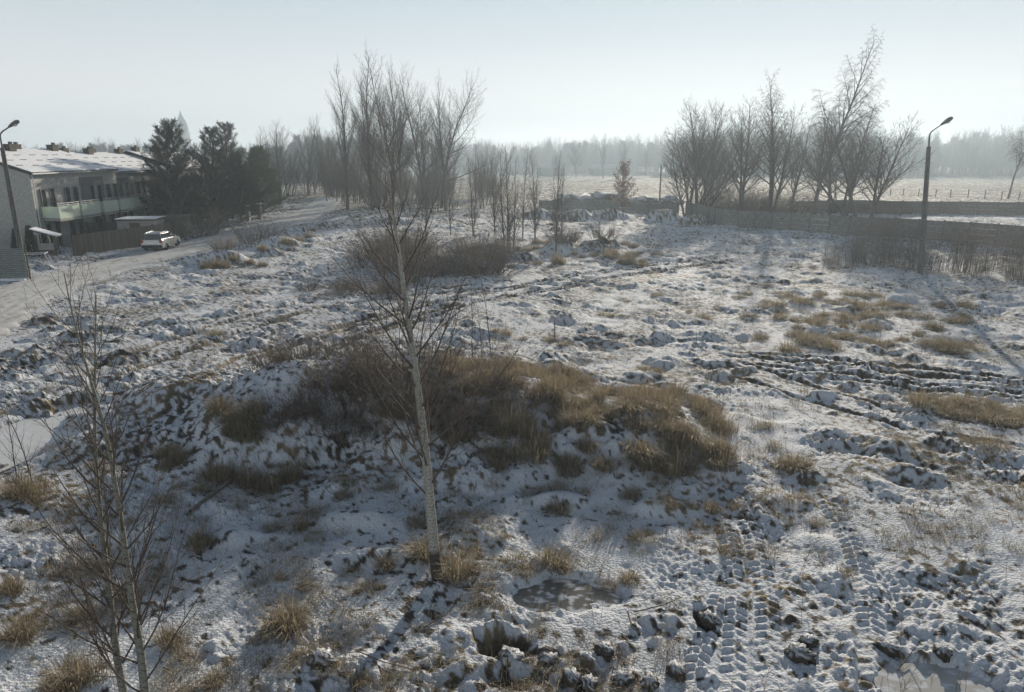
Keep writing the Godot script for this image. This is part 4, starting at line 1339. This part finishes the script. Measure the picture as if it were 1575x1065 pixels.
func build_made_things() -> void:
	terraced_house(-39.3, 59.3, 6.3, false, "terraced house with blank shaded end wall and the foremost snowy roof")
	terraced_house(-39.9, 72.25, 6.0, true, "terraced house with a lower snowy roof in the middle of the row")
	terraced_house(-39.3, 85.2, 6.2, false, "terraced house mostly hidden behind the pines")
	build_car()
	lamp_post(-33.0, 47.6, 10.2, 0.0, 0.0, "tall concrete street lamp behind the corrugated metal fence")
	lamp_post(27.5, 47.3, 10.0, 0.085, 0.0, "tall leaning concrete street lamp among the sapling whips")
	run_wall("concrete_wall", [Vector2(23, 95), Vector2(24, 82), Vector2(34, 72), Vector2(44, 61), Vector2(58, 50)], 1.85, 2.05, "grey precast concrete wall bending round the bare tree clump", M.wallpanel, M.oldconcrete)
	run_wall("concrete_wall", [Vector2(4, 104), Vector2(13, 102), Vector2(22.6, 97)], 1.35, 2.05, "low dark wall with heaps of snow at its foot behind the oak", M.wallpanel, M.oldconcrete)
	run_wall("concrete_wall", [Vector2(38, 98.5), Vector2(70, 96), Vector2(104, 94)], 1.75, 2.4, "dark weathered wall on the far side of the smooth snowfield", M.darkwall, M.darkwall)
	# wooden garden fence along the lane
	var f := thing("wooden_fence", Vector3(-34.8, 0, -56.4), 0.0, "grey-brown board fence between the gardens and the parked car", "fence")
	var pts := [Vector2(0, 0), Vector2(1.1, 3.6), Vector2(2.4, 8.2), Vector2(2.7, 14.0)]
	for s in 3:
		var many := int(round(pts[s].distance_to(pts[s + 1]) / 1.8))
		for i in many:
			var a: Vector2 = pts[s].lerp(pts[s + 1], float(i) / many)
			var b: Vector2 = pts[s].lerp(pts[s + 1], float(i + 1) / many)
			var t := (b - a).normalized()
			var n := Vector2(-t.y, t.x) * 0.012
			var panel := MB.new()
			for k in 14:
				var p := a.lerp(b, (k + 0.04) / 14.0)
				var q := a.lerp(b, (k + 0.93) / 14.0)
				panel.col = Color(0.115, 0.095, 0.08) * rng.randf_range(0.75, 1.25)
				var c := []
				for y in [0.02, 1.72 + rng.randf_range(-0.02, 0.02)]:
					for e in [p - n, q - n, q + n, p + n]:
						c.append(Vector3(e.x, y, -e.y))
				panel.hexa(c)
			part(f, "board_panel", panel.mesh(M.bark)).set_meta("kind", "stuff")
			part(f, "post", box_mesh(Vector3(a.x - 0.16, 0, -a.y - 0.05), Vector3(a.x - 0.06, 1.8, -a.y + 0.05), M.darkwood))
	# corrugated metal fence by the lamp
	var cf := thing("corrugated_fence", Vector3(-31.7, 0, -46.0), 0.0, "grey-green corrugated metal fence end at the lane corner", "fence")
	for k in 5:
		var b := MB.new()
		var x0 := -2.0 * k
		var rows := 90
		for r in rows + 1:
			var y := 0.08 + 1.95 * r / rows
			var z := 0.028 * sin(TAU * y / 0.13) + 0.13 * k
			b.v.append_array([Vector3(x0 - 2.02, y, z + 0.13), Vector3(x0, y, z)])
			var nn := Vector3(0.06, -0.9 * cos(TAU * y / 0.13), 1.0).normalized()
			b.n.append_array([nn, nn])
			b.c.append_array([Color.WHITE, Color.WHITE])
			if r < rows:
				b.ix.append_array([r * 2, r * 2 + 2, r * 2 + 1, r * 2 + 1, r * 2 + 2, r * 2 + 3])
		part(cf, "metal_sheet", b.mesh(M.tin))
		part(cf, "post", box_mesh(Vector3(x0 + 0.02, -0.2, 0.13 * k - 0.1), Vector3(x0 + 0.1, 2.15, 0.13 * k - 0.03), M.darkwood))
	part(cf, "snow_cap", box_mesh(Vector3(-9.9, -0.05, 0.06), Vector3(0.0, 0.1, 0.42), M.snow))
	# gardens
	var shed := thing("garden_shed", Vector3(-34.2, 0, -66.0), 0.1, "small grey garden shed with flat snowy roof behind the board fence", "shed")
	part(shed, "wall", box_mesh(Vector3(-1.6, 0, -1.3), Vector3(1.6, 2.1, 1.3), M.infill))
	part(shed, "roof", box_mesh(Vector3(-1.75, 2.102, -1.45), Vector3(1.75, 2.22, 1.45), M.roof))
	part(shed, "snow_cover", box_mesh(Vector3(-1.7, 2.222, -1.4), Vector3(1.7, 2.28, 1.4), M.snow))
	part(shed, "door", box_mesh(Vector3(-0.5, 0.05, 1.302), Vector3(0.4, 1.9, 1.34), M.darkwood))
	shed = thing("garden_shed", Vector3(-34.0, 0, -71.0), 0.0, "low dark green lean-to under the first pine", "shed")
	part(shed, "wall", box_mesh(Vector3(-1.4, 0, -1.6), Vector3(1.4, 1.9, 1.6), M.darkgreen))
	part(shed, "roof", box_mesh(Vector3(-1.55, 1.902, -1.75), Vector3(1.55, 2.0, 1.75), M.roof))
	var hut := thing("play_hut", Vector3(-37.0, 0, -56.6), 0.3, "small play hut with a slanting snowy roof by the house corner", "play hut")
	for q in [[-0.6, -0.5], [0.6, -0.5], [-0.6, 0.5], [0.6, 0.5]]:
		part(hut, "post", box_mesh(Vector3(q[0] - 0.05, 0, q[1] - 0.05), Vector3(q[0] + 0.05, 1.75, q[1] + 0.05), M.darkwood))
	part(hut, "floor", box_mesh(Vector3(-0.7, 0.5, -0.6), Vector3(0.7, 0.58, 0.6), M.darkwood))
	part(hut, "side_panel", box_mesh(Vector3(-0.545, 0.585, 0.46), Vector3(0.545, 1.1, 0.5), M.infill))
	var rb := MB.new()
	rb.prism([Vector2(-0.9, 2.15), Vector2(0.9, 1.55), Vector2(0.9, 1.63), Vector2(-0.9, 2.24)], -0.75, 0.75, Vector3.RIGHT, Vector3.UP, Vector3.BACK, Vector3.ZERO)
	part(hut, "roof", rb.mesh(M.roof))
	rb = MB.new()
	rb.prism([Vector2(-0.88, 2.245), Vector2(0.88, 1.638), Vector2(0.88, 1.7), Vector2(-0.88, 2.31)], -0.72, 0.72, Vector3.RIGHT, Vector3.UP, Vector3.BACK, Vector3.ZERO)
	part(hut, "snow_cover", rb.mesh(M.snow))
	var rack := thing("climbing_frame", Vector3(-35.0, 0.0, -52.2), 0.4, "low white tube frame on the snow by the churned verge", "frame")
	for q in [[Vector3(-0.9, 0, 0), Vector3(-0.7, 0.9, 0), Vector3(0.6, 0.9, 0), Vector3(0.9, 0, 0)], [Vector3(-0.9, 0, 0.9), Vector3(-0.7, 0.9, 0.9), Vector3(0.6, 0.9, 0.9), Vector3(0.9, 0, 0.9)], [Vector3(-0.7, 0.9, -0.2), Vector3(-0.7, 0.9, 1.1)], [Vector3(0.6, 0.9, -0.2), Vector3(0.6, 0.9, 1.1)]]:
		var b := MB.new()
		var rr := []
		for p in q:
			rr.append(0.03)
		b.path(q, rr, 6)
		part(rack, "tube", b.mesh(M.snow))
	# dark evergreens by the end wall
	var thuja := Node3D.new()
	thuja.name = "prototype"
	var tb := MB.new()
	for k in 2600:
		var y := 2.1 * pow(rng.randf(), 0.8)
		var a := rng.randf() * TAU
		var r := 0.5 * (1.0 - y / 2.25) + 0.05
		var p := Vector3(cos(a) * r, y, sin(a) * r) * Vector3(rng.randf_range(0.5, 1.05), 1, rng.randf_range(0.5, 1.05))
		tb.col = Color(0.03, 0.04, 0.024) * rng.randf_range(0.6, 1.5)
		tb.spike(p, p + Vector3(cos(a) * 0.08, 0.16, sin(a) * 0.08) + any_dir(0.05), 0.02)
	part(thuja, "crown", tb.mesh(M.needles))
	var tt := MB.new()
	tt.path([Vector3(0, -0.1, 0), Vector3(0, 1.9, 0)], [0.05, 0.02], 5)
	part(thuja, "trunk", tt.mesh(M.bark))
	thuja.set_meta("base_name", "thuja_shrub")
	tag(thuja, "", "shrub")
	for q in [[-39.6, 56.8, 1.0], [-38.2, 56.4, 1.1], [-37.8, 57.6, 0.95], [-41.6, 56.2, 1.25], [-42.8, 56.6, 1.35], [-40.6, 55.4, 0.9], [-35.8, 60.5, 1.0], [-36.4, 63.5, 1.1], [-36.2, 67.5, 1.0], [-35.6, 69.0, 1.2], [-36.4, 75.0, 1.1]]:
		put(thuja, q[0], q[1], rng.randf() * TAU, q[2], "dark columnar thuja in the gardens of the terraced houses", "thujas in the gardens")
	for q in [[-32.4, 88.0], [-32.0, 91.0]]:
		var g := thing("gate_post", at(q[0], q[1]), 0.0, "pale stone gate post under the pines by the lane", "gate post", "gate posts under the pines")
		part(g, "shaft", box_mesh(Vector3(-0.25, 0, -0.25), Vector3(0.25, 1.8, 0.25), M.infill))
		part(g, "cap", box_mesh(Vector3(-0.31, 1.802, -0.31), Vector3(0.31, 1.92, 0.31), M.snow))
	# posts of the far field fence
	var ff := thing("field_fence", Vector3(64.0, 0, -150.0), 0.0, "row of old timber posts along the far field", "fence")
	for k in 18:
		var t := k / 17.0
		var p := Vector2(lerpf(0, 34, t), lerpf(0, -28, t) + rng.randf_range(-0.6, 0.6))
		var b := MB.new()
		var y := ground(64.0 + p.x, 150.0 + p.y)
		b.path([Vector3(p.x, y - 0.2, -p.y), Vector3(p.x + rng.randf_range(-0.1, 0.1), y + rng.randf_range(1.2, 1.7), -p.y)], [0.1, 0.085], 6)
		b.col = Color(0.1, 0.08, 0.06)
		part(ff, "post", b.mesh(M.bark_flat))
	# utility pole
	var up := thing("utility_pole", at(22.9, 112.0), 0.0, "plain dark utility pole with a short bracket beyond the low wall", "utility pole")
	var ub := MB.new()
	ub.path([Vector3.ZERO, Vector3(0, 6.0, 0)], [0.14, 0.1], 8)
	part(up, "pole", ub.mesh(M.darkwood))
	ub = MB.new()
	ub.path([Vector3(0.02, 5.3, 0), Vector3(0.7, 6.2, 0)], [0.05, 0.05], 6)
	part(up, "bracket", ub.mesh(M.darkwood))
	# far buildings and the church spire
	for q in [[14.0, 262.0, 9.0, 5.0, 3.0, "low far farm building with pale roof under the grey trees"], [36.0, 270.0, 14.0, 6.0, 2.6, "long far shed with pale roof before the woods"], [2.0, 280.0, 10.0, 6.0, 3.0, "small far barn with pale roof before the woods"]]:
		var hb := thing("farm_building", Vector3(q[0], -0.1, -q[1]), 0.2, q[5], "building")
		part(hb, "wall", box_mesh(Vector3(-q[2] / 2, 0, -q[3] / 2), Vector3(q[2] / 2, q[4], q[3] / 2), M.darkrender))
		var b := MB.new()
		b.prism([Vector2(-q[3] / 2 - 0.4, q[4] - 0.05), Vector2(q[3] / 2 + 0.4, q[4] - 0.05), Vector2(0, q[4] + 1.5)], -q[2] / 2 - 0.3, q[2] / 2 + 0.3, Vector3.BACK, Vector3.UP, Vector3.RIGHT, Vector3.ZERO)
		part(hb, "roof", b.mesh(M.infill))
	var ch := thing("church_tower", Vector3(-147.0, 0, -330.0), 0.0, "pale pointed church spire rising behind the pines", "church tower")
	part(ch, "wall", box_mesh(Vector3(-2.2, 0, -2.2), Vector3(2.2, 17.0, 2.2), M.infill))
	var sb := MB.new()
	sb.path([Vector3(0, 17.0, 0), Vector3(0, 17.3, 0), Vector3(0, 19.0, 0), Vector3(0, 21.0, 0), Vector3(0, 23.0, 0), Vector3(0, 24.6, 0), Vector3(0, 26.4, 0)], [2.9, 2.9, 2.75, 2.3, 1.3, 0.5, 0.05], 8)
	part(ch, "spire", sb.mesh(M.copper))
	# small things on the plot
	var sp := on_ground(823, 674)
	var st := thing("survey_stake", sp, 0.0, "short wooden survey stake with red painted top in the straw", "stake")
	part(st, "shaft", box_mesh(Vector3(-0.022, -0.1, -0.022), Vector3(0.022, 0.28, 0.022), M.darkwood))
	part(st, "painted_top", box_mesh(Vector3(-0.023, 0.281, -0.023), Vector3(0.023, 0.4, 0.023), M.redpaint))
	sp = on_ground(853, 522)
	st = thing("survey_rod", sp, 0.0, "thin upright survey rod standing on the open snow", "stake")
	part(st, "shaft", box_mesh(Vector3(-0.02, -0.1, -0.02), Vector3(0.02, 0.8, 0.02), M.darkwood))
	part(st, "painted_top", box_mesh(Vector3(-0.021, 0.801, -0.021), Vector3(0.021, 0.98, 0.021), M.redpaint))
	stick("timber_pole", [on_ground(292, 790, 0.05), on_ground(345, 752, 0.09), on_ground(392, 716, 0.12), on_ground(440, 678, 0.16)], [0.05, 0.05, 0.048, 0.045], M.oldwood, "grey timber pole lying down the slope of the spoil heap", "pole")
	stick("fallen_branch", [on_ground(652, 968, 0.03), on_ground(685, 950, 0.05), on_ground(700, 936, 0.08), on_ground(718, 915, 0.16)], [0.016, 0.014, 0.01, 0.005], M.bark, "dark fallen branch beside the dug hole", "branch")
	stick("fallen_branch", [on_ground(548, 1005, 0.05), on_ground(590, 1022, 0.04), on_ground(640, 1034, 0.04)], [0.012, 0.01, 0.005], M.bark, "thin fallen branch lying across the birch shadow", "branch")
	stick("fallen_branch", [on_ground(965, 950, 0.12), on_ground(972, 970, 0.06), on_ground(985, 978, 0.04)], [0.014, 0.012, 0.008], M.bark, "short bent branch beside the ice hollow", "branch")
	stick("fallen_branch", [on_ground(975, 945, 0.04), on_ground(1020, 936, 0.07), on_ground(1050, 926, 0.1)], [0.012, 0.01, 0.006], M.bark, "long thin branch pointing away from the ice hollow", "branch")
	stick("fallen_branch", [on_ground(1380, 1035, 0.04), on_ground(1395, 1020, 0.1), on_ground(1405, 1010, 0.16)], [0.012, 0.01, 0.006], M.bark, "short stick standing out of the pale frozen puddle", "branch")
	var slab := on_ground(415, 655, 0.1)
	var sl := thing("concrete_slab", slab, 0.3, "broken concrete slab with a cap of snow on the spoil heap", "slab")
	var cb := MB.new()
	cb.hexa([Vector3(-0.42, -0.12, 0.22), Vector3(0.36, -0.14, 0.26), Vector3(0.4, -0.14, -0.2), Vector3(-0.38, -0.12, -0.24), Vector3(-0.4, 0.08, 0.2), Vector3(0.35, 0.04, 0.24), Vector3(0.38, 0.06, -0.19), Vector3(-0.37, 0.1, -0.22)])
	part(sl, "block", cb.mesh(M.oldconcrete))
	cb = MB.new()
	cb.hexa([Vector3(-0.38, 0.082, 0.16), Vector3(0.33, 0.045, 0.2), Vector3(0.35, 0.065, -0.17), Vector3(-0.35, 0.105, -0.2), Vector3(-0.34, 0.13, 0.12), Vector3(0.29, 0.095, 0.16), Vector3(0.3, 0.11, -0.13), Vector3(-0.31, 0.15, -0.16)])
	part(sl, "snow_cap", cb.mesh(M.snow))
	var clods := [clod(71), clod(72), clod(73)]
	for q in [[785, 1018, 0.22], [880, 1045, 0.15], [905, 1055, 0.16], [958, 1048, 0.15], [1000, 1052, 0.14], [1090, 955, 0.17], [1230, 1010, 0.2], [1245, 990, 0.14], [930, 1003, 0.16], [748, 925, 0.13], [1040, 1035, 0.16], [845, 1018, 0.14], [1365, 1000, 0.15], [1450, 1005, 0.14], [495, 1020, 0.22]]:
		var c := solo("earth_clod", clods[rng.randi() % 3], on_ground(q[0], q[1], 0.02), "lump of frozen earth capped with snow in the churned ground", "earth clod", "frozen earth clods")
		c.rotation = Vector3(rng.randf_range(-0.2, 0.2), rng.randf() * TAU, rng.randf_range(-0.2, 0.2))
		c.scale = Vector3.ONE * q[2]
	# rubble heaps beyond the low wall
	for q in [[11.0, 112.0, 3.2], [14.5, 114.0, 3.6], [18.5, 111.0, 2.8], [21.0, 113.0, 2.4], [25.5, 116.0, 2.6], [9.0, 116.0, 2.6]]:
		var c := solo("rubble_heap", clods[rng.randi() % 3], at(q[0], q[1], -0.1), "snowy heap of rubble beyond the low wall", "rubble heap", "rubble heaps beyond the low wall")
		c.rotation.y = rng.randf() * TAU
		c.scale = Vector3(q[2] * 0.9, q[2] * 0.62, q[2] * 0.8)

# ---------------------------------------------------------------- light, air and materials
func make_materials() -> void:
	M.grain_fine = grain(0.02, 41, 4, 0.35, 1.0)
	var g := mat(Color(1, 1, 1), 0.85, true)
	g.albedo_texture = grain(0.03, 42, 5, 0.72, 1.0, 1024)
	g.heightmap_enabled = true
	g.heightmap_texture = grain(0.02, 43, 5, 0.0, 1.0, 1024)
	g.heightmap_scale = 3.0
	g.uv1_triplanar = true
	g.uv1_world_triplanar = true
	g.uv1_scale = Vector3.ONE * 0.62
	M.ground = g
	M.plain = mat(Color(1, 1, 1), 0.9, true)
	M.bark = mat(Color(1, 1, 1), 0.85, true)
	M.bark_flat = mat(Color(0.1, 0.08, 0.06), 0.9)
	var b := mat(Color(1, 1, 1), 0.7, true)
	b.albedo_texture = bark_texture()
	b.uv1_triplanar = true
	b.uv1_scale = Vector3(0.9, 3.6, 0.9)
	b.heightmap_enabled = true
	b.heightmap_texture = M.grain_fine
	b.heightmap_scale = 1.0
	M.birch = b
	M.grass = mat(Color(1, 1, 1), 0.7, true)
	M.grass.backlight_enabled = true
	M.grass.backlight = Color(0.8, 0.77, 0.7)
	M.leaf = mat(Color(1, 1, 1), 0.7, true)
	M.leaf.backlight_enabled = true
	M.leaf.backlight = Color(0.5, 0.35, 0.25)
	M.needles = mat(Color(1, 1, 1), 0.6, true)
	M.render = textured(Color(0.38, 0.37, 0.345), 0.9, 0.8, 0.6)
	M.darkrender = textured(Color(0.16, 0.15, 0.145), 0.9, 0.8, 0.6)
	M.infill = textured(Color(0.26, 0.255, 0.25), 0.85, 0.85, 0.6)
	M.concrete = textured(Color(0.32, 0.31, 0.29), 0.9, 0.75, 0.7)
	M.oldconcrete = textured(Color(0.15, 0.145, 0.135), 0.95, 0.6, 0.8)
	M.wallpanel = textured(Color(0.19, 0.19, 0.185), 0.95, 0.6, 0.5)
	M.darkwall = textured(Color(0.10, 0.09, 0.075), 0.95, 0.6, 0.5)
	M.roof = textured(Color(0.07, 0.068, 0.066), 0.8, 0.7, 0.8)
	M.chimney = textured(Color(0.09, 0.075, 0.065), 0.9, 0.6, 0.9)
	M.darkwood = textured(Color(0.10, 0.08, 0.062), 0.9, 0.6, 1.2)
	M.oldwood = textured(Color(0.22, 0.19, 0.16), 0.9, 0.6, 1.2)
	M.darkgreen = textured(Color(0.05, 0.075, 0.06), 0.8, 0.7, 0.8)
	M.snow = textured(Color(0.68, 0.69, 0.71), 0.8, 0.82, 0.5)
	M.tin = textured(Color(0.24, 0.265, 0.25), 0.45, 0.65, 0.9)
	M.tin.metallic = 0.5
	M.copper = textured(Color(0.26, 0.32, 0.31), 0.6, 0.8, 0.3)
	M.frame = mat(Color(0.12, 0.12, 0.12), 0.5)
	M.steel = mat(Color(0.45, 0.46, 0.47), 0.35)
	M.steel.metallic = 0.8
	M.darksteel = mat(Color(0.09, 0.09, 0.095), 0.5)
	M.silver = mat(Color(0.30, 0.30, 0.30), 0.3)
	M.silver.metallic = 0.65
	M.silver.clearcoat_enabled = true
	M.glass = mat(Color(0.015, 0.017, 0.02), 0.06)
	M.glass.metallic_specular = 0.6
	M.carglass = mat(Color(0.012, 0.014, 0.016), 0.05)
	M.carglass.metallic_specular = 0.6
	M.milkglass = mat(Color(0.46, 0.52, 0.44), 0.3)
	M.milkglass.backlight_enabled = true
	M.milkglass.backlight = Color(0.55, 0.6, 0.5)
	M.redglass = mat(Color(0.25, 0.02, 0.015), 0.2)
	M.redpaint = mat(Color(0.5, 0.06, 0.03), 0.7)
	M.rubber = mat(Color(0.02, 0.02, 0.02), 0.9)

func textured(c: Color, rough: float, low: float, scale: float) -> StandardMaterial3D:
	var m := mat(c, rough)
	if not M.has("grain_wear"):
		M.grain_wear = {}
	if not M.grain_wear.has(low):
		M.grain_wear[low] = grain(0.012, 60 + int(low * 100.0), 5, low, 1.0)
	m.albedo_texture = M.grain_wear[low]
	m.uv1_triplanar = true
	m.uv1_world_triplanar = true
	m.uv1_scale = Vector3.ONE * scale
	return m

func make_sky(sun: Vector3) -> PanoramaSkyMaterial:
	var w := 512
	var h := 256
	var im := Image.create_empty(w, h, false, Image.FORMAT_RGBF)
	var horizon := Vector3(0.55, 0.53, 0.51)
	var middle := Vector3(0.285, 0.365, 0.42)
	var zenith := Vector3(0.02, 0.047, 0.10)
	for j in h:
		var el := PI * (0.5 - (j + 0.5) / h)
		for i in w:
			var az := TAU * ((i + 0.5) / w - 0.5)
			var dir := Vector3(sin(az) * cos(el), sin(el), -cos(az) * cos(el))
			var e := maxf(sin(el), 0.0)
			var c := zenith.lerp(middle, exp(-maxf(e - 0.3, 0.0) * 5.5)) if e > 0.3 else middle.lerp(horizon, pow(1.0 - e / 0.3, 1.5))
			var gam := acos(clampf(dir.dot(sun), -1.0, 1.0))
			c += Vector3(0.60, 0.61, 0.61) * exp(-gam / 0.42) + Vector3(0.9, 0.88, 0.84) * exp(-gam * gam / 0.02)
			im.set_pixel(i, j, Color(c.x, c.y, c.z))
	var s := PanoramaSkyMaterial.new()
	s.panorama = ImageTexture.create_from_image(im)
	return s

func _ready() -> void:
	rng.seed = 20240117
	var cam := Camera3D.new()
	cam.name = "camera"
	cam.position = Vector3(0, EYE, 0)
	cam.rotation_degrees = Vector3(-PITCH, 0, 0)
	cam.fov = rad_to_deg(2.0 * atan(532.5 / FOCAL))
	cam.far = 3000.0
	cam.current = true
	add_child(cam)
	var sun := DirectionalLight3D.new()
	sun.name = "sun"
	var az := deg_to_rad(19.0)
	var el := deg_to_rad(16.0)
	var to_sun := Vector3(sin(az) * cos(el), sin(el), -cos(az) * cos(el))
	sun.look_at_from_position(Vector3.ZERO, -to_sun)
	sun.light_color = Color(1.0, 0.955, 0.885)
	sun.light_energy = 1.6
	sun.light_angular_distance = 0.55
	sun.shadow_enabled = true
	add_child(sun)
	var env := Environment.new()
	env.background_mode = Environment.BG_SKY
	env.sky = Sky.new()
	env.sky.sky_material = make_sky(to_sun)
	env.tonemap_mode = Environment.TONE_MAPPER_LINEAR
	env.tonemap_exposure = 1.6
	env.sdfgi_enabled = true
	env.ssao_enabled = true
	env.ssil_enabled = true
	env.volumetric_fog_enabled = true
	env.volumetric_fog_density = 0.0007
	env.volumetric_fog_albedo = Color(0.88, 0.95, 1.0)
	env.volumetric_fog_anisotropy = 0.45
	var we := WorldEnvironment.new()
	we.name = "environment"
	we.environment = env
	add_child(we)
	make_materials()
	print("materials ", Time.get_ticks_msec())
	shape_ground()
	print("shaped ", Time.get_ticks_msec())
	build_ground()
	build_lane()
	build_ice()
	print("ground ", Time.get_ticks_msec())
	build_trees()
	print("trees ", Time.get_ticks_msec())
	build_undergrowth()
	print("undergrowth ", Time.get_ticks_msec())
	build_made_things()
	var mist := FogVolume.new() # morning mist over the far meadows
	mist.name = "mist"
	mist.size = Vector3(900.0, 30.0, 260.0)
	mist.position = Vector3(0.0, 14.0, -300.0)
	var mm := FogMaterial.new()
	mm.density = 0.0028
	mm.albedo = Color(0.88, 0.95, 1.0)
	mist.material = mm
	mist.set_meta("kind", "stuff")
	mist.set_meta("label", "pale morning mist over the far meadows")
	add_child(mist)
	print("made ", Time.get_ticks_msec())
